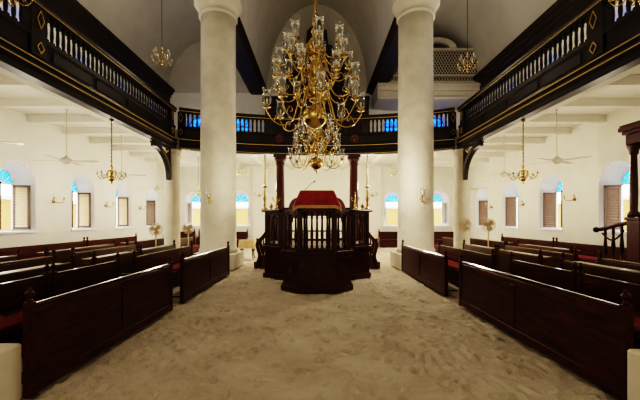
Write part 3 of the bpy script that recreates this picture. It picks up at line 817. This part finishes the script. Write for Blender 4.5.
# ------------------------------------------------------------------ chandeliers
def hurricane(n=12):
    pr = [(.034, 0), (.058, .02), (.080, .06), (.082, .11), (.072, .18), (.068, .23), (.076, .28), (.094, .31)]
    mb = MB(); vs = []; 
    for r, z in pr:
        for i in range(n):
            a = 2 * PI * i / n; vs.append((r * math.cos(a), r * math.sin(a), z))
    fs = [(k * n + i, k * n + (i + 1) % n, (k + 1) * n + (i + 1) % n, (k + 1) * n + i) for k in range(len(pr) - 1) for i in range(n)]
    return mb.add(vs, fs, True)
glass_mesh = hurricane().mesh('glass_shade', M['glass'])
cup_mesh = MB().lathe([(.012, -.05), (.03, -.035), (.018, -.02), (.070, -.008), (.074, .0), (.03, .004), (.026, .03), (.030, .045), (.0, .045)], n=14).mesh('drip_pan', M['brass'])
candle_mesh = MB().lathe([(.013, .03), (.012, .09), (.017, .105), (.012, .135), (0, .14)], n=8).mesh('candle', M['candle'])
def make_arm(R, za, zc, dip, r=.013):
    P = [(.04, 0, za), (.16 * R, 0, za + .07), (.30 * R, 0, za + .03), (.45 * R, 0, zc - dip * .62), (.65 * R, 0, zc - dip), (.86 * R, 0, zc - dip * .8), (R, 0, zc - dip * .25), (R, 0, zc - .04)]
    mb = MB(); mb.tube(smoothpath(P), r, 6)
    q = [(.86 * R, 0, zc - dip * .8), (.80 * R, 0, zc - dip * .45), (.72 * R, 0, zc - dip * .4), (.70 * R, 0, zc - dip * .6), (.75 * R, 0, zc - dip * .65)]
    mb.tube(smoothpath(q, 3), r * .7, 5)
    return mb.mesh('arm', M['brass'])
def link(name, me, parent, loc=(0, 0, 0), rz=0.0, sc=None):
    o = bpy.data.objects.new(name, me); COL.objects.link(o); o.parent = parent; o.location = loc; o.rotation_euler = (0, 0, rz)
    if sc: o.scale = (sc, sc, sc)
    return o
def make_big_chandelier(label, loc, top, group):
    t = thing('brass_chandelier', label, 'chandelier', loc, 0, group)
    body = [(0, -.36), (.02, -.34), (.012, -.30), (.035, -.27), (.05, -.24), (.03, -.21), (.06, -.19)]
    body += [(.215 * math.cos(a), .215 * math.sin(a) * .9) for a in [math.radians(d) for d in range(-70, 75, 12)]]
    body += [(.05, .19), (.035, .24), (.09, .27), (.10, .30), (.06, .33), (.045, .38), (.08, .45), (.085, .49), (.045, .54), (.05, .58), (.10, .61), (.10, .65), (.05, .69), (.045, .74), (.09, .82), (.095, .86),
             (.05, .92), (.05, .96), (.09, .99), (.09, 1.03), (.05, 1.06), (.06, 1.12), (.125, 1.20), (.13, 1.25), (.08, 1.32), (.04, 1.36), (.05, 1.42), (.07, 1.47), (.03, 1.52), (.03, 1.58), (.045, 1.62), (.0, 1.66)]
    mb = MB(); mb.lathe(body, n=24); mb.build('turned_body', M['brass'], t)
    # suspension rod of alternating links
    mb = MB(); z = 1.62; k = 0
    while z < top - loc[2]:
        if k % 3 == 0:
            mb.lathe([(.012, 0), (.035, .03), (.04, .06), (.035, .09), (.012, .12)], (0, 0, z), 10); z += .12
        else:
            mb.lathe([(.016, 0), (.018, .2), (.016, .4)], (0, 0, z), 8); z += .4
        k += 1
    mb.build('suspension_rod', M['oldbrass'], t)
    for (R, za, zc, dip, nA, off, dz) in ((.81, .34, .14, .30, 8, .12, 0), (.70, .66, .56, .26, 8, .50, 0), (.60, .95, .87, .24, 8, .12, 0), (.47, 1.2, 1.17, .22, 7, .4, 0)):
        me = make_arm(R, za, zc, dip)
        for k in range(nA):
            a = off + 2 * PI * k / nA
            ar = link('arm', me, t, (0, 0, 0), a)
            link('drip_pan', cup_mesh, ar, (R, 0, zc)); link('candle', candle_mesh, ar, (R, 0, zc)); link('glass_shade', glass_mesh, ar, (R, 0, zc + .02))
    for zc in (.44, .80, 1.14):   # scrolls between the tiers
        mb = MB()
        for k in range(8):
            a = .4 + 2 * PI * k / 8
            q = [(.03, 0, zc - .08), (.14, 0, zc - .10), (.20, 0, zc - .02), (.17, 0, zc + .06), (.12, 0, zc + .03), (.13, 0, zc - .01)]
            m2 = Matrix.Rotation(a, 4, 'Z'); mb.tube([m2 @ Vector(p) for p in smoothpath(q, 3)], .012, 5)
        mb.build('scroll_ornament', M['brass'], t)
    return t
make_big_chandelier('large three tiered brass chandelier with glass shades, nearest and highest in view', (-.04, 6.0, 3.52), 15.8, 'great brass chandeliers')
make_big_chandelier('brass chandelier with glass shades hanging lower in view above the reading platform', (-.02, 10.9, 3.52), 15.8, 'great brass chandeliers')

def make_small_chandelier(label, loc, top, R, n, group, glass=False, tiers=1, rodmat='oldbrass', sc=1.0):
    t = thing('small_chandelier', label, 'chandelier', loc, 0, group)
    b = [(0, -.20), (.015, -.18), (.03, -.15), (.02, -.13)] + [(.085 * math.cos(a), -.04 + .09 * math.sin(a)) for a in [math.radians(d) for d in range(-75, 80, 15)]]
    b += [(.03, .07), (.05, .11), (.05, .14), (.025, .18), (.035, .25), (.05, .29), (.02, .34), (.02, .40), (.03, .43), (0, .45)]
    mb = MB(); mb.lathe([(r * sc, z * sc) for r, z in b], n=16); mb.build('turned_body', M['brass'], t)
    H = top - loc[2]; zz = .44 * sc
    mb = MB(); nl = int((H - zz) / .1)
    mb.tube([(0, 0, zz), (0, 0, H)], .012, 6)
    if rodmat == 'oldbrass':
        for k in range(nl): mb.lathe([(.012, 0), (.024, .03), (.024, .05), (.012, .08)], (0, 0, zz + k * .1), 6)
    mb.lathe([(.06, H - .05), (.05, H - .02), (.06, H)], n=10)
    mb.build('suspension_rod', M[rodmat], t)
    for tt in range(tiers):
        RR = R * (1 - .22 * tt); za = (.12 + .2 * tt) * sc; zc = (.10 + .36 * tt) * sc
        me = make_arm(RR, za, zc, .16 * sc, .010)
        for k in range(n):
            ar = link('arm', me, t, (0, 0, 0), .3 + .4 * tt + 2 * PI * k / n)
            link('drip_pan', cup_mesh, ar, (RR, 0, zc), sc=.62); link('candle', candle_mesh, ar, (RR, 0, zc), sc=.8)
            if glass: link('glass_shade', glass_mesh, ar, (RR, 0, zc), sc=.55)
    return t
make_small_chandelier('small brass chandelier hanging from the left gallery edge', (-5.9, 10.05, 2.98), 4.615, .36, 6, 'aisle chandeliers')
make_small_chandelier('small brass chandelier hanging from the right gallery edge', (5.92, 10.05, 2.98), 4.615, .36, 6, 'aisle chandeliers')
make_small_chandelier('many armed brass chandelier hanging high under the left vault', (-7.05, 15.9, 8.85), 13.2, .43, 7, 'vault chandeliers', True, 2, 'iron')
make_small_chandelier('many armed brass chandelier hanging high under the right vault, before the lattice', (7.05, 16.4, 8.85), 13.2, .43, 7, 'vault chandeliers', True, 2, 'iron')
make_small_chandelier('brass chandelier partly hidden behind the left cream column', (-3.85, 16.6, 3.95), 5.3, .58, 6, 'rear aisle chandeliers', rodmat='iron')
make_small_chandelier('brass chandelier partly hidden behind the right cream column', (3.95, 16.6, 3.95), 5.3, .58, 6, 'rear aisle chandeliers', rodmat='iron')
make_small_chandelier('slender brass chandelier between the two left columns near the end wall', (-6.65, 19.6, 3.2), 5.3, .5, 6, 'rear aisle chandeliers', rodmat='iron')
make_small_chandelier('brass chandelier cut by the top left corner of the view', (-5.02, 5.55, 5.38), 10.0, .42, 8, 'vault chandeliers', True, 1, 'iron')
make_small_chandelier('brass chandelier cut by the top right corner of the view', (5.12, 5.55, 5.38), 10.0, .42, 8, 'vault chandeliers', True, 1, 'iron')

# ------------------------------------------------------------------ ceiling fans
def make_fan():
    t = thing('ceiling_fan', 'x', 'ceiling fan', (0, 0, 0), 0, 'white ceiling fans')
    mb = MB(); mb.lathe([(.09, 1.70), (.08, 1.66), (.03, 1.60)], n=14); mb.build('ceiling_rose', M['fan'], t)
    mb = MB(); mb.tube([(0, 0, .1), (0, 0, 1.68)], .014, 8); mb.build('down_rod', M['fan'], t)
    mb = MB(); mb.lathe([(.03, .16), (.05, .12), (.13, .08), (.17, .03), (.16, -.02), (.10, -.05), (.08, -.09), (.0, -.10)], n=20); mb.build('motor', M['fan'], t)
    for k in range(4):
        mb = MB()
        mb.add([(.16, -.035, 0), (.30, -.07, .008), (.92, -.075, .012), (.95, 0, .005), (.92, .075, -.012), (.30, .07, -.008), (.16, .035, 0)] + [(.16, -.035, .012), (.30, -.07, .02), (.92, -.075, .024), (.95, 0, .017), (.92, .075, 0), (.30, .07, .004), (.16, .035, .012)],
               [(6, 5, 4, 3, 2, 1, 0), (7, 8, 9, 10, 11, 12, 13)] + [(i, (i + 1) % 7, 7 + (i + 1) % 7, 7 + i) for i in range(7)])
        o = mb.build('blade', M['fan'], t); o.rotation_euler = (0, 0, .12 + PI / 2 * k)
    return t
fan0 = make_fan()
FANS = [(-7.95, 11.1, 'nearest fully visible white ceiling fan on the left, over the pews'), (-8.1, 14.5, 'white ceiling fan on the left behind the small brass chandelier'), (-8.4, 18.4, 'farthest white ceiling fan on the left, near the slim column'),
        (-8.1, 8.25, 'white ceiling fan with one blade tip showing at the left edge'), (7.6, 11.1, 'nearest white ceiling fan on the right, over the pews'), (7.75, 14.5, 'white ceiling fan on the right behind the small brass chandelier'),
        (7.95, 18.3, 'farthest white ceiling fan on the right, near the slim column')]
for i, (x, y, lb) in enumerate(FANS):
    z = 5.32 - 1.70 if min(abs((y - (11.95 - 1.62 * k))) for k in range(-7, 8)) > .2 else 5.07 - 1.70
    if i == 0: fan0.location = (x, y, z); fan0['label'] = lb
    else: dup(fan0, (x, y, z), 0.1 * i, lb)

# pedestal fans
def make_pedestal_fan():
    t = thing('pedestal_fan', 'x', 'fan', (0, 0, 0), 0, 'standing fans')
    mb = MB(); mb.lathe([(.22, 0), (.22, .02), (.10, .05), (.03, .08)], n=20); mb.build('base', M['beige'], t)
    mb = MB(); mb.tube([(0, 0, .06), (0, 0, 1.28)], .022, 8); mb.build('pole', M['beige'], t)
    mb = MB(); mb.lathe([(.0, -.10), (.06, -.08), (.075, .02), (.06, .10), (0, .12)], n=14); mb.xf(Matrix.Translation((0, .10, 1.42)) @ Matrix.Rotation(PI / 2, 4, 'X')); mb.build('motor', M['beige'], t)
    mb = MB(); R = .215
    def ringpts(r, y, n=24): return [(r * math.cos(2 * PI * k / n), y, 1.42 + r * math.sin(2 * PI * k / n)) for k in range(n + 1)]
    for r, y in ((R, -.05), (.19, -.085), (.15, -.10), (.10, -.11), (.05, -.115), (.19, .0)): mb.tube(ringpts(r, y), .006, 4, False)
    for k in range(24):
        a = 2 * PI * k / 24; mb.tube([(.04 * math.cos(a), -.116, 1.42 + .04 * math.sin(a)), (.15 * math.cos(a), -.10, 1.42 + .15 * math.sin(a)), (R * math.cos(a), -.05, 1.42 + R * math.sin(a)), (.15 * math.cos(a), .02, 1.42 + .15 * math.sin(a))], .004, 4)
    mb.build('wire_guard', M['beige'], t)
    for k in range(3):
        mb = MB(); pts = []
        for j in range(7):
            a = j / 6 * 1.5; pts.append((.18 * math.cos(a) * (.75 + .25 * math.sin(PI * j / 6)), -.05 - .03 * (j / 6), .18 * math.sin(a) * (.75 + .25 * math.sin(PI * j / 6))))
        mb.add([(0, -.06, 0)] + pts, [(0, j, j + 1) for j in range(1, 7)], True)
        mb.xf(Matrix.Translation((0, 0, 1.42)) @ Matrix.Rotation(2 * PI * k / 3, 4, 'Y')); mb.build('blade', M['beige'], t)
    return t
pf0 = make_pedestal_fan(); pf0.location = (-5.66, 12.30, 0); pf0.rotation_euler = (0, 0, .35); pf0['label'] = 'beige standing fan left of the slim left column'
dup(pf0, (-5.0, 13.6, 0), .2, 'beige standing fan between the slim and the thick left columns')
dup(pf0, (5.30, 12.6, 0), -.2, 'beige standing fan just right of the slim right column').scale = (1.06, 1.06, 1.11)
dup(pf0, (6.02, 12.3, 0), -.35, 'beige standing fan farther right, beside the right pews').scale = (1.06, 1.06, 1.11)

# ------------------------------------------------------------------ sconces
def make_sconce():
    """mounted on a wall whose face is local y = 0, room towards -y."""
    t = thing('brass_sconce', 'x', 'sconce', (0, 0, 0), 0, 'two armed brass wall sconces')
    mb = MB(); mb.lathe([(.075, 0), (.075, .012), (.04, .03), (0, .035)], n=14); mb.xf(Matrix.Rotation(PI / 2, 4, 'X')); mb.build('back_plate', M['oldbrass'], t)
    for s in (-1, 1):
        mb = MB(); P = [(0, -.03, 0), (s * .06, -.10, -.05), (s * .16, -.18, -.06), (s * .24, -.22, .0), (s * .25, -.22, .07)]
        mb.tube(smoothpath(P), .012, 6); a = mb.build('arm', M['oldbrass'], t)
        link('drip_pan', cup_mesh, a, (s * .25, -.22, .11), sc=.8); link('candle', candle_mesh, a, (s * .25, -.22, .11), sc=1.0)
    return t
sc0 = make_sconce()
SC = [(-XW, 13.0, 2.45, PI / 2, 'nearest brass sconce on the left wall'), (-XW, 16.2, 2.42, PI / 2, 'middle brass sconce on the left wall'), (-XW, 19.3, 2.40, PI / 2, 'farthest brass sconce on the left wall'),
      (XW, 13.3, 2.55, -PI / 2, 'nearest brass sconce on the right wall'), (XW, 16.6, 2.5, -PI / 2, 'middle brass sconce on the right wall'), (XW, 19.6, 2.48, -PI / 2, 'farthest brass sconce on the right wall'),
      (-3.75, YB - .22, 3.35, 0, 'brass sconce on the end wall, left of the tall candlesticks'), (3.6, YB - .22, 3.35, 0, 'brass sconce on the end wall, right of the tall candlesticks')]
for i, (x, y, z, rz, lb) in enumerate(SC):
    if i == 0: sc0.location = (x, y, z); sc0.rotation_euler = (0, 0, rz); sc0['label'] = lb
    else: dup(sc0, (x, y, z), rz, lb)
def column_sconce(x, y, z, lb, rz):
    t = thing('candle_sconce', lb, 'sconce', (x, y, z), rz, 'column sconces')
    mb = MB(); mb.lathe([(.05, 0), (.05, .012), (.03, .03), (0, .035)], n=12); mb.xf(Matrix.Rotation(PI / 2, 4, 'X')); mb.build('back_plate', M['brass'], t)
    mb = MB(); mb.tube(smoothpath([(0, -.02, 0), (0, -.08, -.07), (0, -.16, -.05), (0, -.18, .04)]), .013, 6); mb.lathe([(.0, -.13), (.03, -.1), (.04, -.06), (.02, -.02), (.0, -.01)], (0, -.10, 0), 10); a = mb.build('arm', M['brass'], t)
    link('drip_pan', cup_mesh, a, (0, -.18, .08)); link('candle', candle_mesh, a, (0, -.18, .08)); link('glass_shade', glass_mesh, a, (0, -.18, .10), sc=.9)
column_sconce(-3.66 + .662 * math.sin(-.13), 13.0 - .662 * math.cos(.13), 2.42, 'brass sconce with glass shade on the left cream column', -.13)
column_sconce(3.66, 13.0 - .662, 2.50, 'brass sconce with glass shade on the right cream column', 0)

# ------------------------------------------------------------------ organ case in the nave end and lattice loft
t = thing('organ_case', 'dark tapering organ case on the rear gallery behind the chandeliers', 'organ', (0, 22.3, 5.455), kind='thing')
mb = MB(); mb.box(-3.28, 3.28, -.2, .55, 0, 3.9); mb.box(-3.32, 3.32, -.28, .55, 3.9, 4.1); mb.build('lower_case', M['black'], t, bevel=.02)
mb = MB()
for k in range(14):
    x = -3.1 + 6.2 * k / 13
    mb.box(x - .04, x + .04, -.24, -.2, .2, 3.8)
mb.build('pilaster_strip', M['wood'], t)
mb = MB(); mb.box(-2.0, 2.0, -.1, .5, 4.1, 6.4); mb.prism_xz([(-2.1, 6.4), (-1.9, 6.9), (-1.2, 7.1), (-.9, 7.4), (.9, 7.4), (1.2, 7.1), (1.9, 6.9), (2.1, 6.4)], -.15, .5); mb.build('upper_case', M['black'], t, bevel=.02)
mb = MB(); mb.prism_xz([(-.7, 7.4), (-.62, 8.3), (-.3, 8.6), (-.12, 9.2), (0, 9.45), (.12, 9.2), (.3, 8.6), (.62, 8.3), (.7, 7.4)], -.1, .4); mb.build('pinnacle', M['black'], t)
for k in range(11):
    x = -1.7 + .34 * k; h = 1.9 - .06 * abs(k - 5)
    mb = MB(); mb.lathe([(.05, 0), (.12, .35), (.12, h), (.11, h)], (x, -.2, 4.15), 12); mb.build('organ_pipe', M['iron'], t)

t = thing('lattice_loft', 'pale lattice fronted organ loft high behind the right column', 'organ loft', (0, 21.0, 0), kind='thing')
x0, x1, z0, z1 = 3.7, 9.66, 10.05, 11.95
mb = MB(); N_ = 46; wz = z1 - z0
def clipbar(mb, xa, za, xb, zb):
    mb.bar((xa, -.0, za), (xb, -.0, zb), .035, .035, (0, 1, 0))
k = -14
st_ = .17
x = x0 - wz
while x < x1:
    for sgn in (1, -1):
        if sgn > 0: xa, za, xb, zb = x, z0, x + wz * .55, z1
        else: xa, za, xb, zb = x + wz * .55, z0, x, z1
        def cl(px, pz, qx, qz):
            d = (qx - px)
            ts = 0.0; te = 1.0
            for lim, s in ((x0, 1), (x1, -1)):
                a = s * (px - lim); b = s * (qx - lim)
                if a < 0 and b < 0: return None
                if a < 0: ts = max(ts, a / (a - b))
                elif b < 0: te = min(te, a / (a - b))
            if te - ts < .02: return None
            return (px + d * ts, pz + (qz - pz) * ts, px + d * te, pz + (qz - pz) * te)
        c = cl(xa, za, xb, zb)
        if c: clipbar(mb, *c)
    x += st_
mb.build('lattice_screen', M['lattice'], t)
mb = MB(); mb.box(x0, x1, .05, .07, z0, z1); mb.build('dark_backing', M['darkgap'], t)
mb = MB(); mb.box(x0 - .05, x1 + .05, -.06, .1, z1 - .03, z1 + .1); mb.box(x0 - .05, x1 + .05, -.06, .1, z0 - .1, z0 + .02); mb.box(x0, x1, -.035, .035, z0 + .33, z0 + .43)
mb.box(x1 - .04, x1 + .06, -.06, .1, z0, z1); mb.box(x0 - .06, x0 + .04, -.06, .1, z0, z1)
mb.build('screen_frame', M['lattice'], t)
mb = MB(); mb.box(x0 - .1, XW - .02, -.25, 1.9, 9.45, 9.95); mb.box(x0 - .15, XW - .02, -.4, 1.9, 9.72, 9.82); mb.box(x0 - .1, XW - .02, -.15, 1.9, 9.0, 9.45); mb.box(x0 - .12, XW - .01, -.3, 1.95, 8.93, 9.06)
mb.build('loft_ledge', M['lattice'], t, bevel=.02)
mb = MB(); pa = [(7.2 + 1.15 * math.cos(PI * k / 14), 12.05 + .62 * math.sin(PI * k / 14)) for k in range(15)]
pb = [(7.2 + .72 * math.cos(PI * k / 14), 12.05 + .36 * math.sin(PI * k / 14)) for k in range(15)]
mb.prism_xz(pa + pb[::-1], -.1, .3); mb.build('arched_crest', M['lattice'], t)
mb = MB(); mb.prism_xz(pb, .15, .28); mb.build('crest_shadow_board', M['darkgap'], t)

# ------------------------------------------------------------------ table with cloth
t = thing('side_table', 'small table with dark curved legs beside the left column', 'table', (-3.17, 16.0, 0))
mb = MB(); mb.box(-.33, .33, -.25, .25, .78, .82); mb.box(-.30, .30, -.22, .22, .70, .78); mb.build('table_top', M['wood'], t, bevel=.01)
for sx in (-1, 1):
    for sy in (-1, 1):
        mb = MB(); mb.tube(smoothpath([(sx * .26, sy * .18, .72), (sx * .27, sy * .18, .58), (sx * .25, sy * .17, .3), (sx * .26, sy * .18, .12), (sx * .31, sy * .21, .0)]), [.035] * 8 + [.025] * 9, 8); mb.build('leg', M['wood'], t)
tc = thing('table_cloth', 'cream patterned cloth hanging over the small table', 'tablecloth', (-3.17, 16.0, 0))
mb = MB(); nn = 40; r1 = []; r2 = []
for k in range(nn):
    a = 2 * PI * k / nn; c, s_ = math.cos(a), math.sin(a)
    q = max(abs(c) / .35, abs(s_) / .27); w_ = 1 + .05 * math.sin(9 * a)
    r1.append((c / q, s_ / q, .835)); r2.append((c / q * 1.05 * w_, s_ / q * 1.05 * w_, .50 + .05 * math.sin(4 * a + .8)))
mb.add(r1 + r2, [tuple(range(nn))] + [(i, nn + i, nn + (i + 1) % nn, (i + 1) % nn) for i in range(nn)], True); mb.build('cloth_drape', M['cloth'], tc)
t = thing('alms_plate', 'small pale bowl standing on the cream tablecloth', 'bowl', (-3.08, 15.95, .84))
mb = MB(); mb.lathe([(.05, 0), (.055, .012), (.11, .05), (.12, .06), (.105, .052), (.04, .02), (0, .018)], n=20); mb.build('bowl_body', M['reveal'], t)

# ------------------------------------------------------------------ canopied seat at the right
t = thing('canopied_bench', 'tall canopied mahogany bench on a platform at the right edge', 'canopied bench', (0, 0, 0), kind='thing')
mb = MB(); mb.box(7.15, 9.75, 7.2, 8.9, 0, .62); mb.box(7.1, 9.75, 7.15, 8.95, .62, .68); mb.build('platform', M['wood'], t, bevel=.012)
for x, y in ((7.33, 8.0), (7.33, 6.62)):
    pass
for y in (8.05, 7.3):
    mb = MB(); mb.box(7.25, 7.6, y - .18, y + .16, .68, 1.78); mb.box(7.22, 7.63, y - .21, y + .19, 1.74, 1.82); p = mb.build('pedestal', M['redwood'], t, bevel=.012)
    mb = MB(); mb.lathe([(.12, 1.82), (.12, 1.9), (.075, 1.96), (.085, 2.4), (.065, 3.25), (.09, 3.28), (.09, 3.34), (.13, 3.44), (.13, 3.5)], (7.34, y + .06, 0), 20); mb.build('post', M['redwood'], t)
mb = MB(); mb.box(7.24, 9.75, 7.1, 8.22, 3.5, 3.74); mb.box(7.19, 9.75, 7.05, 8.27, 3.74, 3.82); mb.box(7.14, 9.75, 7.0, 8.32, 3.82, 3.92); mb.prism([(7.16, 7.02), (9.75, 7.02), (9.75, 8.3), (7.16, 8.3)], 3.92, 3.97)
mb.build('canopy', M['redwood'], t, bevel=.012)
mb = MB(); mb.box(9.55, 9.72, 7.2, 8.3, .68, 3.5); mb.build('backrest', M['wood'], t)
mb = MB(); mb.box(8.95, 9.55, 7.25, 8.25, .68, 1.12); mb.build('seat', M['wood'], t, bevel=.01)
mb = MB(); mb.box(8.97, 9.53, 7.3, 8.2, 1.12, 1.2); mb.build('cushion', M['cushion'], t, bevel=.02)
# stair with railing running back along the aisle side
st = MB()
for k in range(3): st.box(7.3, 8.3, 8.95 + .26 * k, 8.95 + .26 * (k + 1), 0, .5 - .17 * k)
st.build('stair', M['wood'], t, bevel=.01)
mb = MB(); mb.tube(smoothpath([(7.3, 8.2, 1.68), (7.3, 8.5, 1.63), (7.3, 8.8, 1.55), (7.28, 8.98, 1.51), (7.22, 9.04, 1.50)]), .05, 8); mb.sphere((7.21, 9.04, 1.50), .075); hr = mb.build('handrail', M['wood'], t)
for yy, zt, zb in ((8.38, 1.64, .68), (8.62, 1.59, .68), (8.86, 1.52, .68)):
    mb = MB(); H = zt - zb; mb.lathe([(.045, 0), (.045, .1), (.025, .14), (.04, .3 * H), (.05, .4 * H), (.025, .75 * H), (.035, .85 * H), (.03, H)], (7.3, yy, zb), 10); mb.build('baluster', M['wood'], t)
mb = MB(); mb.tube([(7.26, 8.28 + .09 * k, 1.50 - .20 * math.sin(PI * k / 7) - .012 * k) for k in range(8)], .022, 6); mb.build('swag_rope', M['wood'], t)

# ------------------------------------------------------------------ world outside the windows
mb = MB(); mb.box(-30, 30, 24.0, 60, -.3, -.1); mb.box(-30, -10.6, -10, 24, -.3, -.1); mb.box(10.6, 30, -10, 24, -.3, -.1)
tag(mb.build('ground_outside', M['paving']), 'sunlit paving of the courtyard outside the windows', 'ground', kind='structure')
for nm, x0, x1, y0, y1 in (('left', -15.5, -15.0, 0, 24), ('right', 15.0, 15.5, 0, 24), ('rear', -14, 14, 30, 30.5)):
    t = thing('courtyard_wall_exterior', 'sunlit yellow courtyard building seen through the %s windows' % nm, 'building', (0, 0, 0), kind='structure')
    MB().box(x0, x1, y0, y1, -.1, 2.75).build('wall_exterior', M['yellow'], t)
    MB().box(x0 - .1, x1 + .1, y0 - .1, y1 + .1, 2.75, 2.9).build('coping_exterior', M['reveal'], t)

# ------------------------------------------------------------------ light
w = bpy.data.worlds.new('World'); S.world = w; w.use_nodes = True
bg = w.node_tree.nodes['Background']; bg.inputs['Color'].default_value = (0.93, 0.96, 1.0, 1); bg.inputs['Strength'].default_value = 10.0
def light(name, kind, loc, energy, col, size=.5, sy=None, rot=(0, 0, 0), spread=None):
    d = bpy.data.lights.new(name, kind); d.energy = energy; d.color = col
    if kind == 'AREA':
        d.size = size
        if sy: d.shape = 'RECTANGLE'; d.size_y = sy
        if spread: d.spread = spread
    elif kind == 'SUN': d.angle = size
    else: d.shadow_soft_size = size
    o = bpy.data.objects.new(name, d); COL.objects.link(o); o.location = loc; o.rotation_euler = rot
    return o
WARM = (1.0, .87, .66); COOL = (1.0, .91, .76)
for s in (-1, 1):
    for y in (4.5, 9.3, 13.0, 16.5, 20.0):
        light('aisle_fill', 'POINT', (s * 7.6, y, 3.0), 85 if s < 0 else 60, COOL if s < 0 else WARM, .35)  # unseen fill light added in mid-air to brighten beneath the galleries
    light('rear_fill', 'POINT', (s * 2.6, 19.5, 3.2), 62, WARM, .35)  # added fill without a fixture, lifts the floor under the rear gallery
    light('vault_uplight', 'POINT', (s * 4.9, 14.6, 8.3), 150, (1.0, .88, .70), .25)
    light('vault_uplight', 'AREA', (s * 8.6, 6.0, 8.0), 220, (1.0, .90, .74), .4, 6.0, rot=(PI, 0, 0))
    light('nave_fill', 'POINT', (s * 2.35, 11.0, 3.1), 90 if s < 0 else 200, (1.0, .88, .70), .12)  # added grazing light, no fixture, brings out the sand footprints
    light('gallery_fill', 'POINT', (s * 7.0, 9.0, 7.3), 130, (1.0, .91, .76), .3)  # unseen light added to lift columns and vault, kept off the sand
    light('nave_fill', 'POINT', (s * 2.2, -2.6, 4.6), 210 if s < 0 else 60, (1.0, .86, .68), .2)  # added behind the camera, stronger at left to light the right pews
    light('nave_fill', 'POINT', (s * 2.4, 16.9, 3.3), 200 if s < 0 else 290, (1.0, .88, .70), .12)  # unseen low light added at the rear to rake across the sand
for s in (-1, 1): light('vault_uplight', 'AREA', (s * 3.0, 9.0, 9.9), 110, (1.0, .88, .70), .3, 9.0, rot=(PI, 0, 0))
light('loft_fill', 'POINT', (7.0, 19.6, 7.9), 35, (1.0, .88, .70), .2)  # added to brighten the dark loft underside, no fixture there
light('sun', 'SUN', (0, 0, 30), 3.0, (1, .93, .8), .02, rot=(math.radians(-40), math.radians(12), 0))

# ------------------------------------------------------------------ camera
cd = bpy.data.cameras.new('Camera'); cam = bpy.data.objects.new('Camera', cd); COL.objects.link(cam)
cam.location = (0, 0, 1.75); cam.rotation_euler = (PI / 2, 0, 0)
cd.sensor_width = 36; cd.lens = 350 / 640 * 36; cd.shift_x = 3 / 640; cd.shift_y = 20 / 640
cd.clip_start = .05; cd.clip_end = 200
S.camera = cam
S.view_settings.view_transform = 'Filmic'
S.view_settings.look = 'Very High Contrast'
S.view_settings.exposure = -0.12
S.cycles.max_bounces = 8; S.cycles.diffuse_bounces = 4; S.cycles.glossy_bounces = 4; S.cycles.transparent_max_bounces = 16
S.cycles.use_denoising = True
S.cycles.sample_clamp_indirect = 4.0
